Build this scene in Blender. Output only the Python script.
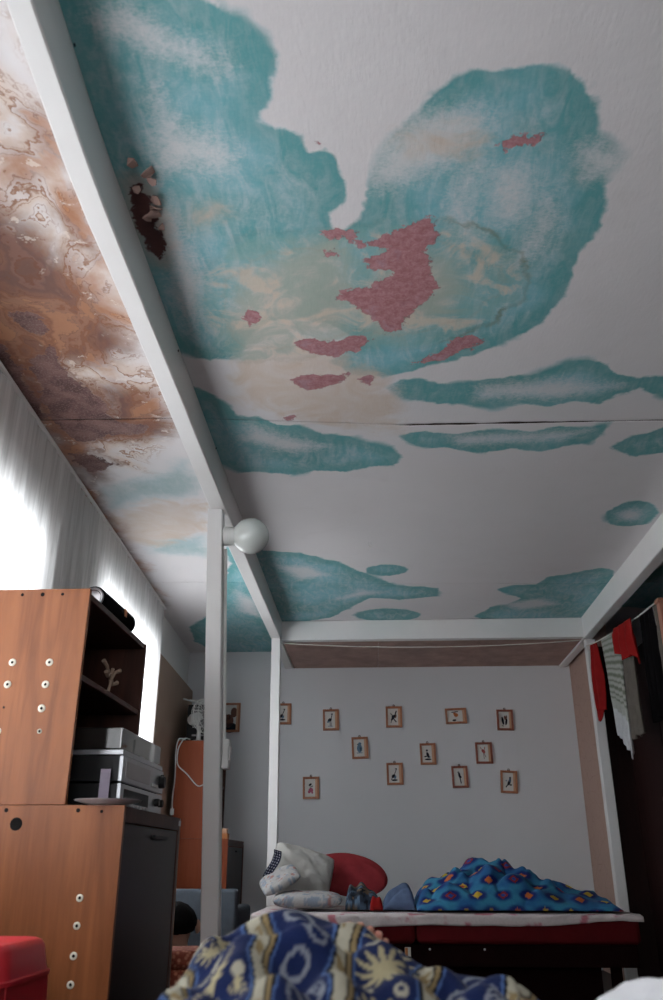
import bpy, bmesh, math, random
import numpy as np
from mathutils import Vector, Matrix, Euler

scene = bpy.context.scene
for _o in list(bpy.data.objects):
    bpy.data.objects.remove(_o)
C = scene.collection
rnd = random.Random(7)
R = math.radians

# ------------------------------------------------------------------ camera
cam_data = bpy.data.cameras.new('camera')
cam_data.sensor_fit = 'VERTICAL'
cam_data.sensor_height = 36.0
cam_data.lens = 36.0 * 839.0 / 1000.0
cam_data.clip_start = 0.02
cam_data.dof.use_dof = True
cam_data.dof.focus_distance = 4.2
cam_data.dof.aperture_fstop = 5.0
cam = bpy.data.objects.new('camera', cam_data)
cam.location = (0, 0, 0.71)
cam.rotation_euler = (R(90 + 23.3), 0, R(2.76))
C.objects.link(cam)
scene.camera = cam

# ------------------------------------------------------------------ world, daylight, exposure
world = bpy.data.worlds.new('overcast_sky')
scene.world = world
world.use_nodes = True
world.node_tree.nodes['Background'].inputs[0].default_value = (0.90, 0.94, 1.0, 1)
world.node_tree.nodes['Background'].inputs[1].default_value = 2.0
scene.view_settings.view_transform = 'Standard'
scene.view_settings.look = 'None'
scene.view_settings.gamma = 1.0
scene.view_settings.exposure = -0.1
scene.view_settings.use_curve_mapping = False
scene.cycles.use_denoising = True
scene.cycles.max_bounces = 10
scene.cycles.diffuse_bounces = 6
scene.cycles.transparent_max_bounces = 12
scene.cycles.sample_clamp_indirect = 6.0
scene.cycles.caustics_reflective = False
scene.cycles.caustics_refractive = False

def wl(Y):                       # inner face of the window wall, slightly splayed
    return -1.257 - 0.043 * (Y - 2.4)
WALL_ANG = math.atan(0.043)

WINDOWS = [(0.45, 3.15, 0.72, 1.93), (3.95, 5.40, 0.72, 2.02)]
LIGHT_W = [285.0, 190.0]
RW = (-0.45, 0.75, 1.05, 1.95)     # unseen window added behind the viewpoint for fill light: x0, x1, z0, z1
for (y0, y1, z0, z1), watt in zip(WINDOWS, LIGHT_W):
    ld = bpy.data.lights.new('daylight', 'AREA')
    ld.shape = 'RECTANGLE'
    ld.size = (y1 - y0) * 1.3
    ld.size_y = 2.2
    ld.energy = watt
    ld.color = (0.95, 0.97, 1.0)
    lo = bpy.data.objects.new('daylight', ld)
    yc = (y0 + y1) / 2
    lo.location = (wl(yc) - 0.75, yc, 1.15)
    lo.rotation_euler = Vector((-1, 0, -0.15)).to_track_quat('Z', 'Y').to_euler()
    C.objects.link(lo)

ld = bpy.data.lights.new('daylight', 'AREA')  # fill lamp for the added rear window, brightens the far wall
ld.shape = 'RECTANGLE'; ld.size = 1.3; ld.size_y = 1.1; ld.energy = 50.0; ld.color = (0.95, 0.97, 1.0)
lo = bpy.data.objects.new('daylight', ld); lo.location = (0.15, -1.95, 1.5); lo.rotation_euler = (R(90), 0, 0)
C.objects.link(lo)

# ------------------------------------------------------------------ helpers
def link(o, parent=None):
    C.objects.link(o)
    if parent is not None:
        o.parent = parent
    return o

def tag(o, label=None, cat=None, group=None, kind=None):
    if label: o['label'] = label
    if cat: o['category'] = cat
    if group: o['group'] = group
    if kind: o['kind'] = kind
    return o

def empty(name, loc=(0, 0, 0), rz=0.0, label=None, cat=None, group=None, kind=None):
    o = bpy.data.objects.new(name, None)
    o.location = loc
    o.rotation_euler = (0, 0, rz)
    o.empty_display_size = 0.05
    C.objects.link(o)
    return tag(o, label, cat, group, kind)

def smooth(me, ang=40):
    me.polygons.foreach_set('use_smooth', [True] * len(me.polygons))
    try:
        me.set_sharp_from_angle(angle=R(ang))
    except Exception:
        pass

def obj(name, bm, mat, parent=None, sm=False, loc=None, rot=None):
    me = bpy.data.meshes.new(name)
    bmesh.ops.recalc_face_normals(bm, faces=bm.faces)
    bm.to_mesh(me); bm.free()
    if sm: smooth(me)
    if mat is not None: me.materials.append(mat)
    o = bpy.data.objects.new(name, me)
    if loc is not None: o.location = loc
    if rot is not None: o.rotation_euler = rot
    return link(o, parent)

def meshobj(name, verts, faces, mat, parent=None, sm=True):
    me = bpy.data.meshes.new(name)
    me.from_pydata([tuple(v) for v in verts], [], [tuple(f) for f in faces])
    me.update()
    if sm: smooth(me, 60)
    if mat is not None: me.materials.append(mat)
    return link(bpy.data.objects.new(name, me), parent)

def box(bm, x0, x1, y0, y1, z0, z1, bev=0.0, m=None):
    vs = [bm.verts.new((x, y, z)) for x in (x0, x1) for y in (y0, y1) for z in (z0, z1)]
    f = [(0, 1, 3, 2), (4, 6, 7, 5), (0, 4, 5, 1), (2, 3, 7, 6), (0, 2, 6, 4), (1, 5, 7, 3)]
    fs = [bm.faces.new([vs[i] for i in q]) for q in f]
    bmesh.ops.recalc_face_normals(bm, faces=fs)
    if bev > 0:
        es = set(e for q in fs for e in q.edges)
        r = bmesh.ops.bevel(bm, geom=list(es), offset=bev, segments=2, affect='EDGES', profile=0.6)
        vs = list(set(v for q in r['faces'] for v in q.verts) | set(v for v in vs if v.is_valid))
    if m is not None:
        bmesh.ops.transform(bm, matrix=m, verts=[v for v in vs if v.is_valid])
    return vs

def bbox_obj(name, dims, mat, parent=None, bev=0.003, sm=False):
    bm = bmesh.new()
    box(bm, *dims, bev=bev)
    return obj(name, bm, mat, parent, sm)

def tube(bm, pts, r, n=8, cap=True):
    pts = [Vector(p) for p in pts]
    rs = r if isinstance(r, (list, tuple)) else [r] * len(pts)
    rings = []
    prev = None
    for i, p in enumerate(pts):
        a = pts[max(i - 1, 0)]; b = pts[min(i + 1, len(pts) - 1)]
        t = (b - a).normalized()
        if prev is None:
            u = t.orthogonal().normalized()
        else:
            u = prev - t * prev.dot(t)
            u = u.normalized() if u.length > 1e-6 else t.orthogonal().normalized()
        prev = u
        w = t.cross(u)
        rings.append([bm.verts.new(p + (u * math.cos(2 * math.pi * k / n) + w * math.sin(2 * math.pi * k / n)) * rs[i]) for k in range(n)])
    for A, B in zip(rings, rings[1:]):
        for k in range(n):
            bm.faces.new((A[k], A[(k + 1) % n], B[(k + 1) % n], B[k]))
    if cap:
        bm.faces.new(list(reversed(rings[0]))); bm.faces.new(rings[-1])

def lathe(bm, prof, n=24, m=None):
    """profile of (radius, height) turned about Z"""
    rings = []
    for r, z in prof:
        if r < 1e-6:
            rings.append([bm.verts.new((0, 0, z))])
        else:
            rings.append([bm.verts.new((r * math.cos(2 * math.pi * k / n), r * math.sin(2 * math.pi * k / n), z)) for k in range(n)])
    for A, B in zip(rings, rings[1:]):
        for k in range(n):
            if len(A) == 1 and len(B) == 1: continue
            if len(A) == 1: bm.faces.new((A[0], B[(k + 1) % n], B[k]))
            elif len(B) == 1: bm.faces.new((A[k], A[(k + 1) % n], B[0]))
            else: bm.faces.new((A[k], A[(k + 1) % n], B[(k + 1) % n], B[k]))
    if m is not None:
        bmesh.ops.transform(bm, matrix=m, verts=[v for rg in rings for v in rg])

def poly_prism(bm, pts, axis_fn, t0, t1):
    """outline pts extruded between two offsets; axis_fn(p, t) -> xyz"""
    a = [bm.verts.new(axis_fn(p, t0)) for p in pts]
    b = [bm.verts.new(axis_fn(p, t1)) for p in pts]
    n = len(pts)
    bm.faces.new(a); bm.faces.new(list(reversed(b)))
    for k in range(n):
        bm.faces.new((a[k], b[k], b[(k + 1) % n], a[(k + 1) % n]))

def grid_obj(name, P, mat, parent=None, cols=None, thick=0.0, sub=0):
    """P: (n, m, 3) array of points -> cloth surface, optional per-vertex colours"""
    n, m = P.shape[:2]
    me = bpy.data.meshes.new(name)
    idx = np.arange(n * m).reshape(n, m)
    q = np.stack([idx[:-1, :-1], idx[1:, :-1], idx[1:, 1:], idx[:-1, 1:]], -1).reshape(-1, 4)
    me.from_pydata(P.reshape(-1, 3).tolist(), [], q.tolist())
    me.update()
    me.polygons.foreach_set('use_smooth', [True] * len(me.polygons))
    if cols is not None:
        ca = me.color_attributes.new('print', 'FLOAT_COLOR', 'POINT')
        c4 = np.ones((n * m, 4), np.float32); c4[:, :3] = cols.reshape(-1, 3)
        ca.data.foreach_set('color', c4.ravel())
    if mat is not None: me.materials.append(mat)
    o = bpy.data.objects.new(name, me)
    link(o, parent)
    if thick:
        md = o.modifiers.new('thickness', 'SOLIDIFY'); md.thickness = thick; md.offset = -1
    if sub:
        md = o.modifiers.new('smooth', 'SUBSURF'); md.levels = sub; md.render_levels = sub
    return o

# value noise for cloth and prints -----------------------------------------
def vnoise(x, y, seed=0):
    x = np.asarray(x, float); y = np.asarray(y, float)
    xi = np.floor(x).astype(int); yi = np.floor(y).astype(int)
    fx = x - xi; fy = y - yi
    fx = fx * fx * (3 - 2 * fx); fy = fy * fy * (3 - 2 * fy)
    def h(a, b):
        v = np.sin(a * 127.1 + b * 311.7 + seed * 74.7) * 43758.5453
        return v - np.floor(v)
    return (h(xi, yi) * (1 - fx) + h(xi + 1, yi) * fx) * (1 - fy) + (h(xi, yi + 1) * (1 - fx) + h(xi + 1, yi + 1) * fx) * fy - 0.5

def fbm(x, y, seed=0, o=3):
    s = 0; a = 1.0; t = 0
    for i in range(o):
        s = s + a * vnoise(x * 2 ** i, y * 2 ** i, seed + i); t += a; a *= 0.5
    return s / t

def sstep(a, b, x):
    t = np.clip((x - a) / (b - a), 0, 1)
    return t * t * (3 - 2 * t)

# ------------------------------------------------------------------ materials
class NT:
    def __init__(s, name):
        s.m = bpy.data.materials.new(name); s.m.use_nodes = True
        s.t = s.m.node_tree; s.t.nodes.clear()
        s.out = s.t.nodes.new('ShaderNodeOutputMaterial')
    def n(s, typ, **kw):
        nd = s.t.nodes.new(typ)
        for k, v in kw.items(): setattr(nd, k, v)
        return nd
    def l(s, a, b): s.t.links.new(a, b)
    def inp(s, sock, v):
        if hasattr(v, 'is_output') or isinstance(v, bpy.types.NodeSocket): s.l(v, sock)
        else:
            if isinstance(v, (tuple, list)) and len(v) == 3 and sock.type == 'RGBA': v = (*v, 1)
            sock.default_value = v
    def math(s, op, a, b=0.0, c=0.0, clamp=False):
        nd = s.n('ShaderNodeMath', operation=op, use_clamp=clamp)
        s.inp(nd.inputs[0], a); s.inp(nd.inputs[1], b)
        if len(nd.inputs) > 2: s.inp(nd.inputs[2], c)
        return nd.outputs[0]
    def add(s, a, b): return s.math('ADD', a, b)
    def sub(s, a, b): return s.math('SUBTRACT', a, b)
    def mul(s, a, b): return s.math('MULTIPLY', a, b)
    def step(s, lo, hi, x):
        nd = s.n('ShaderNodeMapRange', interpolation_type='SMOOTHSTEP')
        s.inp(nd.inputs[0], x); s.inp(nd.inputs[1], lo); s.inp(nd.inputs[2], hi)
        return nd.outputs[0]
    def mix(s, f, a, b, mode='MIX'):
        nd = s.n('ShaderNodeMix', data_type='RGBA', blend_type=mode)
        s.inp(nd.inputs[0], f); s.inp(nd.inputs[6], a); s.inp(nd.inputs[7], b)
        return nd.outputs[2]
    def coord(s, kind='Object', scale=(1, 1, 1), rot=(0, 0, 0)):
        tc = s.n('ShaderNodeTexCoord'); mp = s.n('ShaderNodeMapping')
        mp.inputs['Scale'].default_value = scale; mp.inputs['Rotation'].default_value = rot
        s.l(tc.outputs[kind], mp.inputs[0]); return mp.outputs[0]
    def noise(s, vec, scale, detail=4, rough=0.55, dist=0.0):
        nd = s.n('ShaderNodeTexNoise')
        if vec is not None: s.l(vec, nd.inputs['Vector'])
        nd.inputs['Scale'].default_value = scale; nd.inputs['Detail'].default_value = detail
        nd.inputs['Roughness'].default_value = rough; nd.inputs['Distortion'].default_value = dist
        return nd.outputs[0]
    def attr(s, name, out='Fac'):
        nd = s.n('ShaderNodeAttribute'); nd.attribute_name = name; return nd.outputs[out]
    def bump(s, h, strength=0.3, dist=0.01):
        nd = s.n('ShaderNodeBump'); nd.inputs['Strength'].default_value = strength; nd.inputs['Distance'].default_value = dist
        s.l(h, nd.inputs['Height']); return nd.outputs[0]
    def bsdf(s, col, rough=0.6, normal=None, **kw):
        b = s.n('ShaderNodeBsdfPrincipled')
        s.inp(b.inputs['Base Color'], col); s.inp(b.inputs['Roughness'], rough)
        if normal is not None: s.l(normal, b.inputs['Normal'])
        for k, v in kw.items(): s.inp(b.inputs[k], v)
        s.l(b.outputs[0], s.out.inputs[0]); return b

def hexc(h):
    v = [int(h[i:i + 2], 16) / 255 for i in (0, 2, 4)]
    return tuple(((c + 0.055) / 1.055) ** 2.4 if c > 0.04045 else c / 12.92 for c in v)

def plain(name, col, rough=0.6, var=0.15, scale=8, bump=0.15, bscale=60, **kw):
    t = NT(name); v = t.coord()
    nz = t.noise(v, scale)
    dark = tuple(c * (1 - var) for c in col); lite = tuple(min(1, c * (1 + var)) for c in col)
    c = t.mix(nz, dark, lite)
    if rough >= 0.5 and 'Specular IOR Level' not in kw: kw['Specular IOR Level'] = 0.12 if rough >= 0.75 else 0.3
    t.bsdf(c, rough, t.bump(t.noise(v, bscale), bump, 0.004), **kw)
    return t.m

def wood(name, c1, c2, rough=0.4, axis='Z', scale=1.0, **kw):
    t = NT(name)
    sc = {'Z': (14, 14, 1.2), 'Y': (14, 1.2, 14), 'X': (1.2, 14, 14)}[axis]
    v = t.coord(scale=tuple(q * scale for q in sc))
    g = t.noise(v, 1.0, 6, 0.6, 1.2)
    big = t.noise(t.coord(scale=(2, 2, 1)), 1.6, 3)
    fine = t.noise(t.coord(scale=tuple(q * scale * 6 for q in sc)), 1.0, 3)
    f = t.step(0.3, 0.72, t.add(t.mul(g, 0.6), t.add(t.mul(big, 0.3), t.mul(fine, 0.12))))
    t.bsdf(t.mix(f, c1, c2), rough, t.bump(fine, 0.08, 0.002), **kw)
    return t.m

def printed(name, rough=0.85, weave=400, bump=0.4):
    t = NT(name)
    c = t.attr('print', 'Color')
    v = t.coord()
    nz = t.noise(v, 90, 3)
    c2 = t.mix(0.35, c, t.mix(nz, (0.55, 0.55, 0.55), (1.35, 1.35, 1.35)), 'MULTIPLY')
    t.bsdf(c2, rough, t.bump(t.noise(v, weave, 2), bump, 0.002), **{'Sheen Weight': 0.05, 'Specular IOR Level': 0.12})
    return t.m

M = {}
M['white_paint'] = plain('white_paint', (0.76, 0.745, 0.735), 0.42, 0.05, 6, 0.12, 35)
M['white_wall'] = plain('white_wall', (0.78, 0.77, 0.76), 0.75, 0.04, 2.5, 0.15, 45)
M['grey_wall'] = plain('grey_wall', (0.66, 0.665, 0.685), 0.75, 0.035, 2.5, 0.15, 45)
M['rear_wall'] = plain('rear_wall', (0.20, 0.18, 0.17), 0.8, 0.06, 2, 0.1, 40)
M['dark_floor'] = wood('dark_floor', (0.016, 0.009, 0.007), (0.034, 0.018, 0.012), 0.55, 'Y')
M['soffit'] = plain('soffit_board', (0.40, 0.265, 0.23), 0.7, 0.45, 9, 0.3, 30)
M['cab_wood'] = wood('cabinet_wood', (0.150, 0.043, 0.013), (0.30, 0.105, 0.037), 0.36, **{'Specular IOR Level': 0.3})
M['cab_wood_far'] = wood('cabinet_wood_red', (0.25, 0.048, 0.014), (0.32, 0.074, 0.025), 0.5, **{'Specular IOR Level': 0.2})
M['edge_dark'] = wood('dark_edge', (0.045, 0.016, 0.011), (0.095, 0.034, 0.022), 0.5, **{'Specular IOR Level': 0.25})
M['inner_dark'] = plain('dark_inner', (0.035, 0.017, 0.014), 0.6)
M['door_gloss'] = plain('gloss_door', (0.016, 0.009, 0.010), 0.34, 0.2, 3, 0.02, 10, **{'Specular IOR Level': 0.1})
M['cap_white'] = plain('cream_plastic', (0.62, 0.58, 0.48), 0.4)
M['hole_black'] = plain('black_hole', (0.006, 0.005, 0.005), 0.8)
M['white_plastic'] = plain('white_plastic', (0.72, 0.72, 0.70), 0.35, 0.04)
M['black_plastic'] = plain('black_plastic', (0.010, 0.010, 0.011), 0.45, **{'Specular IOR Level': 0.25})
M['black_cloth'] = plain('black_cloth', (0.005, 0.0045, 0.005), 0.95, **{'Specular IOR Level': 0.04})
M['silver'] = plain('brushed_silver', (0.42, 0.43, 0.45), 0.32, 0.1, 20, 0.05, 90, Metallic=0.75)
M['grey_metal'] = plain('grey_metal', (0.36, 0.34, 0.35), 0.35, 0.1, Metallic=0.5)
M['red_plastic'] = plain('red_plastic', (0.50, 0.020, 0.030), 0.33, 0.1, 5, 0.03)
M['opal'] = plain('opal_glass', (0.70, 0.73, 0.70), 0.12, 0.02, 3, 0.0, 5)
M['red_fabric'] = plain('red_fabric', (0.10, 0.006, 0.009), 0.85, 0.2, 12, 0.3, 200)
M['bright_red'] = plain('bright_red_cloth', (0.27, 0.012, 0.011), 0.85, 0.2, 12, 0.3, 200)
M['maroon_frame'] = plain('maroon_board', (0.010, 0.003, 0.003), 0.8, 0.2, **{'Specular IOR Level': 0.03})
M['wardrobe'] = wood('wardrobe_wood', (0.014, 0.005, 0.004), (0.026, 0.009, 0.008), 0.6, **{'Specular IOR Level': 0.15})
M['copper_wood'] = wood('copper_wood', (0.36, 0.15, 0.10), (0.48, 0.22, 0.15), 0.4)
M['tan_board'] = plain('tan_board', (0.40, 0.28, 0.21), 0.6, 0.15, 3, 0.1, 30)
M['denim'] = plain('denim', (0.11, 0.155, 0.26), 0.9, 0.3, 30, 0.5, 250)
M['dark_check'] = plain('dark_knit', (0.045, 0.06, 0.10), 0.9, 0.5, 25, 0.5, 150)
M['red_pillow'] = plain('red_pillow', (0.26, 0.030, 0.036), 0.9, 0.2, 20, 0.4, 160)
M['white_linen'] = plain('white_linen', (0.74, 0.74, 0.77), 0.85, 0.05, 20, 0.3, 120)
M['grey_linen'] = plain('grey_linen', (0.40, 0.39, 0.365), 0.85, 0.08, 8, 0.35, 40)
M['blue_sofa'] = plain('blue_grey_fabric', (0.085, 0.10, 0.12), 0.9, 0.25, 25, 0.5, 160)
M['hair'] = plain('black_hair', (0.006, 0.005, 0.005), 0.75, 0.3, 60, 0.6, 120)
M['skin'] = plain('skin', (0.46, 0.27, 0.20), 0.55, 0.08, 20, 0.1, 100, **{'Subsurface Weight': 0.1})
M['foot_skin'] = plain('foot_skin', (0.52, 0.25, 0.19), 0.5, 0.1, 30, 0.15, 120, **{'Subsurface Weight': 0.1})
M['dark_shirt'] = plain('dark_shirt', (0.025, 0.030, 0.035), 0.9)
M['frame_wood'] = wood('frame_wood', (0.27, 0.085, 0.035), (0.46, 0.19, 0.09), 0.45, 'Z', 3.0)
M['frame_red'] = wood('frame_wood_red', (0.20, 0.05, 0.028), (0.33, 0.10, 0.055), 0.45, 'Z', 3.0)
M['frame_side'] = wood('frame_wood_pale', (0.50, 0.26, 0.15), (0.62, 0.36, 0.22), 0.5, 'Z', 3.0)
M['paper'] = plain('paper', (0.66, 0.64, 0.61), 0.8, 0.04)
for k, c in dict(ink_black=(0.02, 0.02, 0.028), ink_blue=(0.12, 0.20, 0.28), ink_red=(0.42, 0.10, 0.09), ink_orange=(0.55, 0.17, 0.06), ink_pink=(0.48, 0.13, 0.20), ink_brown=(0.17, 0.08, 0.06)).items():
    M[k] = plain(k, c, 0.8)
M['string'] = plain('string', (0.60, 0.58, 0.54), 0.8)
M['garment_white'] = None
M['grey_cloth'] = plain('grey_brown_cloth', (0.13, 0.115, 0.10), 0.9, 0.25, 20, 0.4, 160)
M['orange_box'] = plain('orange_box', (0.52, 0.20, 0.07), 0.6, 0.2)
M['plate_grey'] = plain('grey_enamel', (0.42, 0.40, 0.42), 0.35)
M['lilac'] = plain('lilac_sheet', (0.42, 0.36, 0.45), 0.5)

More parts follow.
